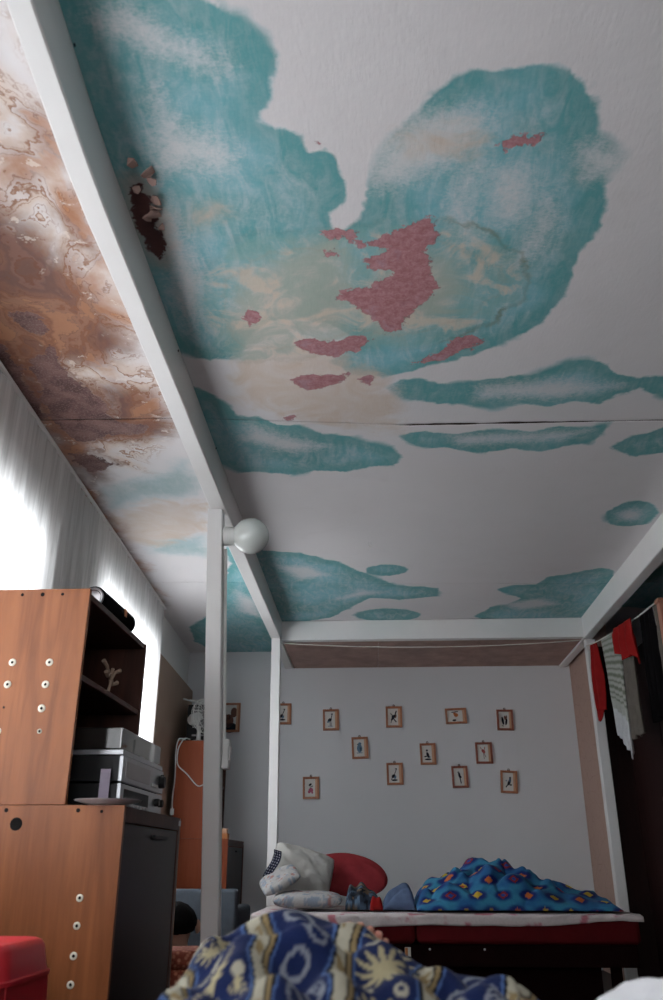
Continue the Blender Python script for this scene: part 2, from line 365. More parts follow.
# ceiling paint outlines, metres on the ceiling plane
MURAL = {
 'teal': [
  [(-0.601,1.010),(-0.336,1.023),(-0.312,1.149),(-0.245,1.179),(-0.204,1.217),(-0.182,1.277),(-0.188,1.353),(-0.215,1.415),(-0.243,1.453),(-0.181,1.471),(-0.141,1.503),(-0.125,1.544),(-0.090,1.530),(-0.055,1.570),(-0.032,1.647),(-0.045,1.728),(-0.073,1.772),(-0.084,1.830),(-0.051,1.831),(-0.017,1.801),(0.005,1.720),(0.024,1.643),(0.063,1.537),(0.103,1.470),(0.146,1.410),(0.199,1.359),(0.262,1.331),(0.326,1.322),(0.393,1.330),(0.451,1.350),(0.503,1.387),(0.542,1.451),(0.569,1.525),(0.605,1.554),(0.635,1.596),(0.627,1.638),(0.612,1.661),(0.645,1.732),(0.647,1.845),(0.629,1.947),(0.618,2.025),(0.618,2.153),(0.580,2.292),(0.497,2.378),(0.406,2.446),(0.309,2.503),(0.191,2.562),(0.067,2.603),(-0.058,2.577),(-0.126,2.495),(-0.071,2.423),(-0.019,2.377),(-0.115,2.275),(-0.209,2.232),(-0.307,2.249),(-0.382,2.319),(-0.435,2.455),(-0.544,2.475),(-0.635,2.408),(-0.705,2.275),(-0.699,1.800),(-0.670,1.317)],
  [(-0.663,2.623),(-0.598,2.669),(-0.546,2.737),(-0.502,2.848),(-0.426,2.867),(-0.367,2.936),(-0.268,2.949),(-0.185,3.030),(-0.091,3.043),(0.010,3.110),(0.102,3.160),(0.147,3.258),(0.114,3.346),(0.009,3.351),(-0.103,3.397),(-0.237,3.380),(-0.352,3.417),(-0.474,3.379),(-0.573,3.375),(-0.666,3.268),(-0.704,3.013)],
  [(0.068,2.679),(0.121,2.619),(0.193,2.609),(0.286,2.662),(0.393,2.646),(0.497,2.617),(0.586,2.614),(0.649,2.571),(0.709,2.529),(0.776,2.519),(0.834,2.547),(0.897,2.616),(0.981,2.640),(1.062,2.637),(1.268,2.654),(1.321,2.798),(1.113,2.802),(1.010,2.739),(0.940,2.779),(0.889,2.844),(0.787,2.809),(0.701,2.851),(0.583,2.822),(0.473,2.855),(0.355,2.811),(0.240,2.798),(0.125,2.755)],
  [(0.133,3.062),(0.233,3.015),(0.356,3.047),(0.494,3.019),(0.656,3.036),(0.770,3.007),(0.892,3.021),(0.956,2.991),(0.961,3.076),(0.925,3.163),(0.829,3.195),(0.732,3.238),(0.601,3.203),(0.478,3.235),(0.347,3.191),(0.241,3.176),(0.168,3.127)],
  [(1.012,3.214),(1.074,3.108),(1.187,3.044),(1.407,3.029),(1.473,3.208),(1.258,3.273),(1.126,3.295)],
  [(1.439,3.924),(1.452,3.985),(1.450,4.045),(1.430,4.096),(1.397,4.131),(1.353,4.145),(1.304,4.136),(1.258,4.105),(1.220,4.057),(1.195,3.998),(1.185,3.936),(1.191,3.879),(1.212,3.833),(1.245,3.802),(1.286,3.790),(1.331,3.798),(1.374,3.825),(1.412,3.869)],
  [(-0.795,4.308),(-0.601,4.399),(-0.393,4.458),(-0.173,4.624),(-0.000,4.874),(0.156,5.083),(0.444,5.160),(0.436,5.336),(0.196,5.416),(-0.003,5.360),(-0.106,5.521),(-0.292,5.844),(-0.516,5.942),(-0.796,5.957),(-0.869,5.365)],
  [(0.221,4.790),(0.210,4.838),(0.176,4.877),(0.125,4.897),(0.068,4.894),(0.017,4.869),(-0.018,4.827),(-0.030,4.778),(-0.017,4.730),(0.018,4.693),(0.067,4.675),(0.122,4.677),(0.172,4.701),(0.207,4.740)],
  [(0.354,5.795),(0.335,5.869),(0.271,5.927),(0.177,5.957),(0.070,5.952),(-0.025,5.913),(-0.090,5.849),(-0.112,5.773),(-0.087,5.701),(-0.023,5.646),(0.068,5.619),(0.170,5.624),(0.262,5.660),(0.328,5.721)],
  [(0.739,5.840),(0.816,5.614),(0.929,5.546),(0.988,5.408),(0.873,5.290),(0.796,5.199),(0.911,5.120),(1.034,5.105),(1.089,4.966),(1.207,4.894),(1.360,4.789),(1.469,4.850),(1.524,5.256),(1.532,5.723),(1.524,6.125),(1.302,6.030),(1.170,6.108),(0.992,5.987),(0.865,6.009)],
  [(-1.345,6.044),(-1.087,5.648),(-0.898,4.930),(-0.782,4.473),(-0.730,4.839),(-0.739,5.614),(-0.749,6.472),(-0.819,7.030),(-1.243,7.010),(-1.399,6.507)],
  [(1.563,5.625),(1.669,5.054),(1.721,4.770),(1.876,4.602),(2.194,5.512),(1.918,5.692)],
 ],
 'tealsoft': [
  [(-1.235,3.541),(-0.983,3.387),(-0.797,3.261),(-0.764,3.430),(-0.815,3.620),(-1.053,3.669),(-1.282,3.783)],
  [(-1.207,4.241),(-0.876,4.150),(-0.896,4.468),(-1.240,4.418)],
 ],
 'pale': [
  [(-0.461,1.340),(-0.454,1.409),(-0.420,1.468),(-0.330,1.503),(-0.316,1.567),(-0.371,1.597),(-0.430,1.577),(-0.484,1.591),(-0.522,1.623),(-0.514,1.525)],
  [(-0.521,1.694),(-0.500,1.850),(-0.482,2.051),(-0.558,2.282),(-0.585,2.146),(-0.558,1.889)],
  [(0.009,1.635),(0.049,1.521),(0.125,1.442),(0.274,1.438),(0.299,1.488),(0.269,1.563),(0.195,1.624),(0.109,1.661),(0.045,1.686)],
  [(0.522,1.581),(0.575,1.547),(0.656,1.582),(0.658,1.663),(0.567,1.669)],
  [(0.334,1.631),(0.394,1.617),(0.433,1.687),(0.438,1.796),(0.387,1.833),(0.345,1.754)],
  [(0.233,1.712),(0.252,1.640),(0.298,1.603),(0.283,1.697),(0.282,1.789),(0.321,1.898),(0.275,1.879),(0.239,1.787)],
  [(0.476,1.724),(0.520,1.793),(0.512,1.920),(0.454,1.999),(0.391,2.005),(0.453,1.938),(0.482,1.849)],
  [(-0.398,2.438),(-0.342,2.321),(-0.211,2.254),(-0.100,2.304),(-0.036,2.394),(-0.126,2.495),(-0.076,2.576),(0.104,2.625),(0.117,2.732),(0.111,2.992),(-0.263,2.891),(-0.457,2.727),(-0.590,2.626),(-0.565,2.493)],
  [(-0.433,2.128),(-0.319,2.083),(-0.201,2.139),(-0.239,2.215),(-0.370,2.235)],
  [(1.366,3.957),(1.370,3.993),(1.358,4.024),(1.333,4.042),(1.303,4.041),(1.275,4.022),(1.257,3.990),(1.254,3.955),(1.266,3.924),(1.291,3.908),(1.320,3.908),(1.348,3.926)],
  [(-0.557,4.660),(-0.353,4.688),(-0.244,4.863),(-0.434,4.952)],
  [(-0.237,5.395),(-0.066,5.179),(0.094,5.230),(-0.136,5.354)],
  [(0.875,5.544),(1.120,5.414),(1.280,5.563),(1.033,5.699)],
  [(-0.868,5.140),(-0.769,5.370),(-0.779,5.820),(-0.913,5.656)],
  [(-0.467,2.939),(-0.279,3.078),(-0.158,3.139),(-0.330,3.186),(-0.527,3.066)],
  [(0.416,2.682),(0.700,2.654),(0.928,2.707),(0.726,2.784),(0.425,2.769)],
  [(0.338,3.072),(0.781,3.059),(0.898,3.047),(0.795,3.130),(0.385,3.146)],
  [(-0.557,1.177),(-0.413,1.278),(-0.287,1.310),(-0.343,1.257),(-0.469,1.159)],
 ],
 'tan': [
  [(-0.380,1.986),(-0.275,1.969),(-0.152,1.888),(-0.080,1.870),(-0.041,1.967),(-0.040,2.147),(-0.067,2.305),(-0.217,2.327),(-0.394,2.407),(-0.460,2.287),(-0.387,2.130)],
  [(0.080,1.920),(0.160,1.924),(0.249,1.981),(0.294,2.089),(0.262,2.213),(0.161,2.289),(0.098,2.342),(0.048,2.339),(-0.063,2.197),(0.046,2.030)],
  [(-0.461,1.727),(-0.394,1.726),(-0.392,1.764),(-0.455,1.765)],
  [(-0.428,2.405),(-0.247,2.297),(-0.087,2.392),(0.085,2.624),(0.124,3.010),(-0.148,2.954),(-0.478,2.741)],
  [(0.104,1.512),(0.258,1.501),(0.267,1.541),(0.191,1.565),(0.113,1.555)],
  [(-1.323,3.887),(-1.053,3.669),(-0.795,3.718),(-0.847,4.078),(-1.152,4.291),(-1.324,4.205)],
 ],
 'ring': [
  [(-0.537,2.174),(-0.483,1.981),(-0.372,1.877),(-0.302,1.839),(-0.174,1.817),(-0.079,1.838),(0.018,1.815),(0.100,1.807),(0.195,1.804),(0.291,1.828),(0.382,1.893),(0.456,1.973),(0.502,2.075),(0.496,2.172),(0.442,2.221),(0.405,2.300),(0.313,2.364),(0.217,2.406),(0.116,2.432),(-0.019,2.395),(-0.229,2.477),(-0.439,2.480),(-0.525,2.371)],
 ],
 'pink': [
  [(-0.022,1.873),(0.032,1.880),(0.087,1.838),(0.127,1.808),(0.180,1.795),(0.207,1.824),(0.200,1.884),(0.174,1.916),(0.191,1.978),(0.201,2.037),(0.228,2.086),(0.187,2.157),(0.158,2.208),(0.113,2.314),(0.064,2.323),(0.022,2.227),(-0.062,2.161),(-0.095,2.124),(-0.060,2.096),(0.022,2.090),(0.032,2.062),(0.076,2.045),(0.091,2.018),(0.017,1.996),(-0.006,1.951),(0.046,1.940),(0.069,1.911),(-0.011,1.899)],
  [(-0.240,2.366),(-0.185,2.346),(-0.120,2.378),(-0.035,2.336),(0.021,2.356),(-0.027,2.425),(-0.106,2.458),(-0.174,2.442),(-0.223,2.403)],
  [(-0.283,2.607),(-0.236,2.561),(-0.148,2.579),(-0.065,2.570),(-0.096,2.636),(-0.153,2.676),(-0.209,2.680),(-0.254,2.643)],
  [(0.157,2.515),(0.254,2.457),(0.297,2.369),(0.368,2.349),(0.390,2.397),(0.338,2.442),(0.273,2.489),(0.206,2.524)],
  [(0.334,1.538),(0.368,1.527),(0.432,1.524),(0.422,1.548),(0.374,1.565),(0.349,1.557)],
  [(-0.123,1.513),(-0.105,1.505),(-0.094,1.524),(-0.112,1.535)],
  [(-0.125,1.910),(-0.096,1.899),(-0.077,1.934),(-0.113,1.945)],
  [(-0.376,2.182),(-0.342,2.168),(-0.338,2.237),(-0.375,2.268),(-0.388,2.224)],
  [(-0.115,1.840),(-0.064,1.819),(-0.046,1.856),(-0.094,1.866)],
  [(-0.351,2.895),(-0.281,2.866),(-0.290,2.923)],
  [(-0.023,2.612),(0.024,2.587),(0.017,2.656)],
  [(-0.051,1.831),(-0.021,1.853),(-0.038,1.873)],
 ],
 'hole': [
  [(-0.604,1.647),(-0.572,1.635),(-0.560,1.692),(-0.567,1.787),(-0.556,1.868),(-0.590,1.940),(-0.617,1.895),(-0.619,1.796),(-0.618,1.719)],
 ],
 'maroon': [
  [(-1.171,2.444),(-1.079,2.368),(-1.073,2.449),(-1.028,2.605),(-0.976,2.717),(-0.970,2.857),(-0.946,2.916),(-0.854,2.904),(-0.913,2.977),(-1.053,3.005),(-1.190,3.043),(-1.234,2.927),(-1.230,2.719)],
  [(-1.261,3.180),(-1.138,3.148),(-1.071,3.278),(-1.151,3.336),(-1.272,3.362)],
  [(-1.115,2.173),(-1.061,2.159),(-1.059,2.258),(-1.115,2.255)],
  [(-1.232,2.336),(-1.221,2.527),(-1.255,2.819),(-1.309,2.857),(-1.305,2.425)],
 ],
 'brown': [
  [(-1.130,1.702),(-0.955,1.673),(-0.884,1.771),(-0.836,1.919),(-0.805,2.110),(-0.772,2.300),(-0.772,2.401),(-0.898,2.477),(-1.027,2.490),(-1.094,2.448),(-1.157,2.708),(-1.167,3.035),(-1.156,3.432),(-1.305,3.538),(-1.305,2.899),(-1.287,2.304),(-1.317,2.085)],
  [(-0.861,1.508),(-0.826,1.494),(-0.817,1.542),(-0.856,1.625),(-0.888,1.606)],
  [(-0.772,1.408),(-0.734,1.401),(-0.728,1.469),(-0.750,1.546),(-0.788,1.512)],
  [(-0.837,1.716),(-0.746,1.647),(-0.746,1.818),(-0.764,1.923),(-0.815,1.856)],
  [(-0.999,2.572),(-0.799,2.652),(-0.749,2.844),(-0.779,3.036),(-0.993,3.089),(-1.125,3.037)],
  [(-1.259,3.321),(-1.307,3.782),(-1.356,4.532),(-1.396,5.458),(-1.471,5.629),(-1.418,4.443),(-1.343,3.369)],
 ],
 'tanstrip': [
  [(-0.956,1.252),(-0.762,1.213),(-0.725,1.314),(-0.738,1.839),(-0.728,2.585),(-0.774,3.054),(-0.970,3.335),(-1.148,3.326),(-1.211,2.862),(-1.393,2.242)],
  [(-0.762,1.213),(-0.723,1.169),(-0.717,1.264),(-0.751,1.339)],
 ],
}

# ceiling: painted plaster, the mural and the damage are the paint itself
def ceiling_material():
    t = NT('painted_ceiling')
    v = t.coord()
    nL = t.noise(v, 2.2, 4); nM = t.noise(v, 11, 5, 0.6, 0.5); nF = t.noise(v, 46, 4, 0.6, 0.4); nG = t.noise(v, 130, 3, 0.6)
    br2 = t.noise(t.coord(scale=(9, 3, 3), rot=(0, 0, 0.7)), 2.0, 5, 0.65, 1.6)
    dry = t.noise(t.coord(scale=(36, 60, 30)), 2.4, 4, 0.75)
    c = lambda x, k: t.mul(t.sub(x, 0.5), k)
    nE = t.noise(v, 5.0, 3, 0.5, 0.6)
    dT = t.add(t.attr('d_teal'), t.add(c(nM, 0.045), t.add(c(nE, 0.07), c(nF, 0.012))))
    soft = t.math('MULTIPLY_ADD', t.step(0.50, 0.7, nE), 0.022, 0.008)
    teal = t.step(t.mul(soft, -1.0), soft, dT)
    tsoft = t.mul(t.step(-0.07, 0.09, t.add(t.attr('d_tealsoft'), t.add(c(nM, 0.12), c(nE, 0.12)))), 0.62)
    teal = t.math('MAXIMUM', teal, tsoft)
    edge = t.sub(teal, t.step(0.015, 0.11, dT))
    pale = t.step(-0.045, 0.06, t.add(t.attr('d_pale'), t.add(c(dry, 0.11), t.add(c(nM, 0.06), c(nF, 0.07)))))
    wash = t.step(0.38, 0.70, t.add(t.mul(br2, 0.62), t.add(t.mul(nF, 0.2), t.mul(dry, 0.18))))
    op = t.mul(teal, t.sub(1.0, t.mul(pale, 0.80)))
    op = t.mul(op, t.sub(1.0, t.mul(t.mul(wash, t.sub(1.0, t.mul(edge, 0.55))), 0.48)))
    tealc = t.mix(t.math('MULTIPLY_ADD', edge, 0.65, t.step(0.35, 0.65, nL), True), (0.20, 0.475, 0.535), (0.11, 0.35, 0.365))
    white = t.mix(nL, (0.70, 0.67, 0.675), (0.77, 0.745, 0.755))
    smudge = t.mul(t.step(0.55, 0.75, t.noise(v, 4.5, 4, 0.6, 0.8)), 0.10)
    white = t.mix(smudge, white, (0.45, 0.41, 0.40))
    col = t.mix(op, white, tealc)
    # tan water wash
    flow = t.noise(v, 6.5, 5, 0.6, 1.6)
    tan = t.step(-0.06, 0.06, t.add(t.attr('d_tan'), t.add(c(flow, 0.22), c(nL, 0.06))))
    col = t.mix(t.mul(tan, t.math('MULTIPLY_ADD', flow, 1.0, 0.15)), col, (0.63, 0.50, 0.40))
    dR = t.add(t.attr('d_ring'), t.add(c(flow, 0.08), t.add(c(nM, 0.06), c(nF, 0.02))))
    ring = t.mul(t.sub(1.0, t.step(0.0, 0.018, t.math('ABSOLUTE', dR))), t.math('MULTIPLY_ADD', t.step(0.40, 0.58, nE), 0.6, 0.4))
    sx = t.n('ShaderNodeSeparateXYZ'); t.l(v, sx.inputs[0])
    ring = t.mul(ring, t.math('MULTIPLY_ADD', t.step(0.05, 0.45, sx.outputs[0]), 0.8, 0.2))
    ring2 = t.sub(1.0, t.step(0.0, 0.012, t.math('ABSOLUTE', t.sub(dR, 0.085))))
    inner = t.mul(t.step(0.0, 0.03, dR), t.step(0.36, 0.62, flow))
    col = t.mix(t.mul(inner, 0.50), col, (0.22, 0.40, 0.36))
    tan_core = t.mul(t.step(0.0, 0.04, dR), t.sub(1.0, t.step(0.34, 0.52, flow)))  # cream tan water stain inside the ring outline
    col = t.mix(t.mul(tan_core, 0.80), col, (0.66, 0.55, 0.44))
    col = t.mix(t.mul(ring, 0.72), col, (0.16, 0.19, 0.12))
    col = t.mix(t.mul(ring2, 0.16), col, (0.42, 0.32, 0.22))
    # brown water damage in the strip by the window
    mb = t.noise(t.coord(scale=(1.1, 0.8, 1)), 3.6, 4, 0.5, 0.9)
    mb2 = t.noise(t.coord(scale=(1.2, 0.9, 1)), 7.0, 5, 0.52, 0.7)
    fld = t.add(t.mul(mb, 0.7), t.add(t.mul(mb2, 0.25), t.mul(nF, 0.05)))
    strip = t.step(-0.08, 0.10, t.add(t.attr('d_tanstrip'), t.add(c(mb, 0.34), c(nM, 0.10))))
    def tide(freq, wd):
        q = t.math('FRACT', t.mul(fld, freq))
        return t.mul(t.step(0.0, 0.75, q), t.sub(1.0, t.step(0.93, 0.93 + wd, q))), t.mul(t.step(0.80, 0.93, q), t.sub(1.0, t.step(0.94, 0.99, q)))
    body1, line1 = tide(8.0, 0.06)
    body2, line2 = tide(15.0, 0.06)
    col = t.mix(t.mul(strip, t.math('MULTIPLY_ADD', body1, 0.42, 0.20)), col, (0.62, 0.43, 0.30))
    col = t.mix(t.mul(t.mul(strip, line1), 0.85), col, (0.27, 0.105, 0.045))
    col = t.mix(t.mul(t.mul(t.mul(strip, line2), t.step(0.38, 0.55, nE)), 0.75), col, (0.30, 0.125, 0.06))
    dB = t.add(t.attr('d_brown'), t.add(c(fld, 0.34), c(nM, 0.08)))
    brown = t.step(-0.08, 0.08, dB)
    bc = t.mix(t.step(0.42, 0.60, fld), (0.115, 0.027, 0.010), (0.43, 0.170, 0.062))
    bc = t.mix(t.mul(body2, 0.40), bc, (0.25, 0.085, 0.038))
    bc = t.mix(t.mul(line2, 0.5), bc, (0.11, 0.035, 0.02))
    chips = t.mul(t.step(0.60, 0.63, t.noise(v, 15, 6, 0.65, 0.4)), t.sub(1.0, t.step(0.02, 0.12, dB)))
    bc = t.mix(t.mul(chips, 0.8), bc, (0.72, 0.63, 0.55))
    col = t.mix(t.mul(brown, 0.94), col, bc)
    dM = t.add(t.attr('d_maroon'), t.add(c(fld, 0.30), t.add(c(nM, 0.10), c(nF, 0.04))))
    mar = t.step(-0.004, 0.006, dM)
    mrim = t.mul(t.sub(1.0, t.step(0.0, 0.022, t.math('ABSOLUTE', t.add(dM, 0.012)))), strip)
    mc = t.mix(t.step(0.35, 0.65, nM), (0.085, 0.030, 0.026), (0.20, 0.098, 0.088))
    mc = t.mix(t.mul(t.step(0.50, 0.62, nG), 0.35), mc, (0.36, 0.25, 0.225))
    col = t.mix(t.mul(mrim, 0.75), col, (0.19, 0.065, 0.03))
    col = t.mix(mar, col, mc)
    # bare pink plaster where the paint has flaked off
    pk = t.step(-0.003, 0.003, t.add(t.attr('d_pink'), t.add(c(nM, 0.075), t.add(c(nF, 0.05), c(nG, 0.012)))))
    pc = t.mix(t.step(0.3, 0.7, t.math('MULTIPLY_ADD', nG, 0.4, t.mul(nF, 0.6))), (0.33, 0.115, 0.13), (0.50, 0.265, 0.28))
    pc = t.mix(t.mul(t.step(0.56, 0.68, nM), 0.4), pc, (0.45, 0.32, 0.38))
    col = t.mix(pk, col, pc)
    ho = t.step(-0.003, 0.004, t.add(t.attr('d_hole'), t.add(c(nM, 0.06), c(nF, 0.05))))
    halo = t.step(-0.06, 0.0, t.add(t.attr('d_hole'), c(nM, 0.10)))
    col = t.mix(t.mul(halo, 0.6), col, (0.50, 0.40, 0.34))
    col = t.mix(ho, col, t.mix(nF, (0.045, 0.012, 0.012), (0.13, 0.045, 0.04)))
    h = t.add(t.mul(t.noise(v, 28, 5, 0.6), 0.5), t.mul(t.noise(t.coord(scale=(60, 14, 20)), 2.0, 3), 0.35))
    h = t.sub(h, t.mul(t.math('MAXIMUM', t.math('MAXIMUM', pk, mar), ho), 0.9))
    t.bsdf(col, 0.62, t.bump(h, 0.35, 0.006))
    return t.m
M['ceiling'] = ceiling_material()
M['joint_shade'] = plain('board_edge_shade', (0.035, 0.022, 0.016), 0.9)  # near-black rim colour paints the shade inside the ceiling joints

def sdf_layer(X, Y, polys):
    d = np.full(X.shape, -0.3)
    for p in polys:
        p = np.array(p); x0, y0 = p.min(0) - 0.3; x1, y1 = p.max(0) + 0.3
        k = np.nonzero((X > x0) & (X < x1) & (Y > y0) & (Y < y1))[0]
        if not len(k): continue
        x = X[k]; y = Y[k]; best = np.full(len(k), 9.0); ins = np.zeros(len(k), bool)
        for (ax, ay), (bx, by) in zip(p, np.roll(p, -1, 0)):
            ex, ey = bx - ax, by - ay
            tt = np.clip(((x - ax) * ex + (y - ay) * ey) / (ex * ex + ey * ey + 1e-12), 0, 1)
            best = np.minimum(best, (x - ax - tt * ex) ** 2 + (y - ay - tt * ey) ** 2)
            cr = ((ay > y) != (by > y)) & (x < (bx - ax) * (y - ay) / (by - ay + 1e-12) + ax)
            ins ^= cr
        sd = np.sqrt(best) * np.where(ins, 1, -1)
        d[k] = np.maximum(d[k], sd)
    return np.clip(d, -0.3, 0.3)

CZ, HB = 2.31, 2.165
ceiling = empty('ceiling', (0, 0, CZ), kind='structure',
                label='white plaster ceiling with teal painted clouds, peeling pink patches and brown water stains')
JX = np.array([-1.9, -1.5, -0.75, 0.13, 1.17, 2.3])
J1 = np.array([2.85, 2.855, 2.87, 2.967, 2.976, 2.98])
J2 = np.array([4.93, 4.95, 4.98, 5.04, 5.10, 5.14])
def gap1(x): return 0.0002 + 0.006 * ((x > -1.3) & (x < -0.72)) * (0.6 + vnoise(x * 14, 0 * x, 3)) + 0.015 * sstep(0.10, 0.16, x) * (1 - 0.55 * sstep(0.7, 0.95, x)) * (0.8 + vnoise(x * 22, 0 * x, 5))
def gap2(x): return 0.0002 + 0.0012 * ((x > 0.8) & (x < 1.5))
def ceiling_panel(lo, hi, nx, ny):
    xs = np.linspace(-1.62, 2.22, nx)
    ya = np.full(nx, lo) if np.isscalar(lo) else np.interp(xs, JX, lo[0]) + lo[1](xs) / 2 + 0.002 * vnoise(xs * 30, xs * 0, 9)
    yb = np.full(nx, hi) if np.isscalar(hi) else np.interp(xs, JX, hi[0]) - hi[1](xs) / 2 + 0.002 * vnoise(xs * 30, xs * 0, 9)
    tt = np.linspace(0, 1, ny)[None, :]
    Yg = ya[:, None] * (1 - tt) + yb[:, None] * tt
    Xg = np.repeat(xs[:, None], ny, 1)
    Zg = 0.0015 * fbm(Xg * 2, Yg * 2, 4)
    # upturned rims where the boards meet, so that the joints have depth
    P = np.stack([Xg, Yg, Zg], -1)
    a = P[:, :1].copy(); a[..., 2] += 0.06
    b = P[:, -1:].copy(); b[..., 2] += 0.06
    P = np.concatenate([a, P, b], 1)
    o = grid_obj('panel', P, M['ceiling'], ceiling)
    o.data.materials.append(M['joint_shade'])
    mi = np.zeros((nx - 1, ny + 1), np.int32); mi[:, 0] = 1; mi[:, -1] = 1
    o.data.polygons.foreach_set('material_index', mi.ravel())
    fx = P[..., 0].ravel(); fy = P[..., 1].ravel()
    for k, polys in MURAL.items():
        at = o.data.attributes.new('d_' + k, 'FLOAT', 'POINT')
        at.data.foreach_set('value', sdf_layer(fx, fy, polys).astype(np.float32))
    return o
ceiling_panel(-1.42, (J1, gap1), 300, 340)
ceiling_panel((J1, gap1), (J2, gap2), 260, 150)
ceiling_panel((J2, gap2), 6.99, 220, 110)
bbox_obj('slab', (-1.75, 2.4, -1.5, 7.05, 0.06, 0.16), M['hole_black'], ceiling, 0)  # slab coloured black as the shade seen through the joints
# torn paint flakes at the hole beside the long beam
for k in range(9):
    fx = -0.565 + rnd.uniform(-0.03, 0.06); fy = 1.56 + k * 0.028 + rnd.uniform(-0.01, 0.01)
    s = rnd.uniform(0.012, 0.026)
    bm = bmesh.new()
    pts = [(rnd.uniform(0.6, 1.1) * s * math.cos(a), rnd.uniform(0.6, 1.1) * s * math.sin(a)) for a in (0.2, 1.2, 2.3, 3.4, 4.4, 5.5)]
    poly_prism(bm, pts, lambda p, t: (p[0], p[1], t - 0.5 * abs(p[0])), -0.0012, 0.0012)
    obj('paint_flake', bm, M['soffit'], ceiling, loc=(fx, fy, -0.008), rot=(rnd.uniform(-.5, .5), rnd.uniform(-.5, .5), rnd.uniform(0, 6)))
bm = bmesh.new(); tube(bm, [(0.0, 4.31, 0.002), (0.0, 4.31, -0.018), (0.006, 4.31, -0.024), (0.012, 4.31, -0.018)], 0.0035, 6)
obj('hook', bm, M['white_paint'], ceiling, True)

# ------------------------------------------------------------------ room shell
floor = bbox_obj('floor', (-1.75, 2.4, -1.5, 7.05, -0.1, 0.0), M['dark_floor'], None, 0)
tag(floor, 'dark brown wooden floor under the beds', None, None, 'structure')
back = bbox_obj('wall_back', (-1.75, 2.4, 6.87, 7.05, 0.0, CZ + 0.015), M['grey_wall'], None, 0)
tag(back, 'plain pale grey wall hung with small framed pictures', None, None, 'structure')
t = NT('flowered_wallpaper'); v = t.coord(scale=(1, 1, 1))
vo = t.n('ShaderNodeTexVoronoi'); vo.feature = 'DISTANCE_TO_EDGE'; t.l(v, vo.inputs['Vector']); vo.inputs['Scale'].default_value = 11
f = t.step(0.0, 0.06, t.add(vo.outputs[0], t.mul(t.noise(v, 14), 0.06)))
t.bsdf(t.mix(f, (0.24, 0.13, 0.105), (0.46, 0.31, 0.255)), 0.8)
M['wallpaper'] = t.m
bm = bmesh.new(); box(bm, 1.60, 1.70, 6.05, 6.869, 0, CZ + 0.015); 
wr2 = obj('wall_niche', bm, M['wallpaper']); tag(wr2, 'pinkish brown patterned wallpaper strip behind the white post', None, None, 'structure')
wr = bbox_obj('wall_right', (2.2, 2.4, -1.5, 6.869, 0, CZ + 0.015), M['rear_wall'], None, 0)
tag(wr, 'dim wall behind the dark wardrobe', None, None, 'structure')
bm = bmesh.new()
box(bm, -1.75, RW[0], -1.6, -1.42, 0, CZ + 0.015); box(bm, RW[1], 2.2, -1.6, -1.42, 0, CZ + 0.015)
box(bm, RW[0], RW[1], -1.6, -1.42, 0, RW[2]); box(bm, RW[0], RW[1], -1.6, -1.42, RW[3], CZ + 0.015)
we = obj('wall_rear', bm, M['grey_wall'])
tag(we, 'plain pale wall behind the viewpoint', None, None, 'structure')

# window wall, built along its own slightly splayed line (local y = distance along the room)
def wall_frame(o):
    o.location = (wl(0), 0, 0); o.rotation_euler = (0, 0, WALL_ANG)
bm = bmesh.new()
yy = [-1.42] + [v for w in WINDOWS for v in w[:2]] + [6.87]
T0, T1 = -0.19, -0.065
for i in range(0, len(yy), 2):
    box(bm, T0, T1, yy[i], yy[i + 1], 0, CZ + 0.015)
for (y0, y1, z0, z1) in WINDOWS:
    box(bm, T0, T1, y0, y1, 0, z0); box(bm, T0, T1, y0, y1, z1, CZ + 0.015)
wlo = obj('wall_left', bm, M['white_wall']); wall_frame(wlo)
tag(wlo, 'pale window wall behind the sheer curtain', None, None, 'structure')
t = NT('window_glass')
g = t.n('ShaderNodeBsdfGlossy'); g.inputs['Roughness'].default_value = 0.02
tr = t.n('ShaderNodeBsdfTransparent'); mx = t.n('ShaderNodeMixShader'); mx.inputs[0].default_value = 0.08
t.l(tr.outputs[0], mx.inputs[1]); t.l(g.outputs[0], mx.inputs[2]); t.l(mx.outputs[0], t.out.inputs[0])
M['glass'] = t.m
for i, (y0, y1, z0, z1) in enumerate(WINDOWS):
    w = empty('window_%d' % (i + 1), kind='structure', label=('wide' if i == 0 else 'narrow') + ' white framed window glowing through the sheer curtain')
    wall_frame(w)
    bm = bmesh.new(); f = 0.05
    box(bm, -0.16, -0.11, y0, y1, z0, z0 + f); box(bm, -0.16, -0.11, y0, y1, z1 - f, z1)
    box(bm, -0.16, -0.11, y0, y0 + f, z0 + f, z1 - f); box(bm, -0.16, -0.11, y1 - f, y1, z0 + f, z1 - f)
    obj('frame', bm, M['white_paint'], w)
    n = 3 if i == 0 else 2
    for k in range(1, n):
        ym = y0 + (y1 - y0) * k / n
        bbox_obj('mullion', (-0.16, -0.11, ym - 0.02, ym + 0.02, z0 + f, z1 - f), M['white_paint'], w, 0.002)
    for k in range(n):
        a = y0 + (y1 - y0) * k / n + 0.03; b = y0 + (y1 - y0) * (k + 1) / n - 0.03
        bbox_obj('pane', (-0.137, -0.133, a, b, z0 + f - .005, z1 - f + .005), M['glass'], w, 0)

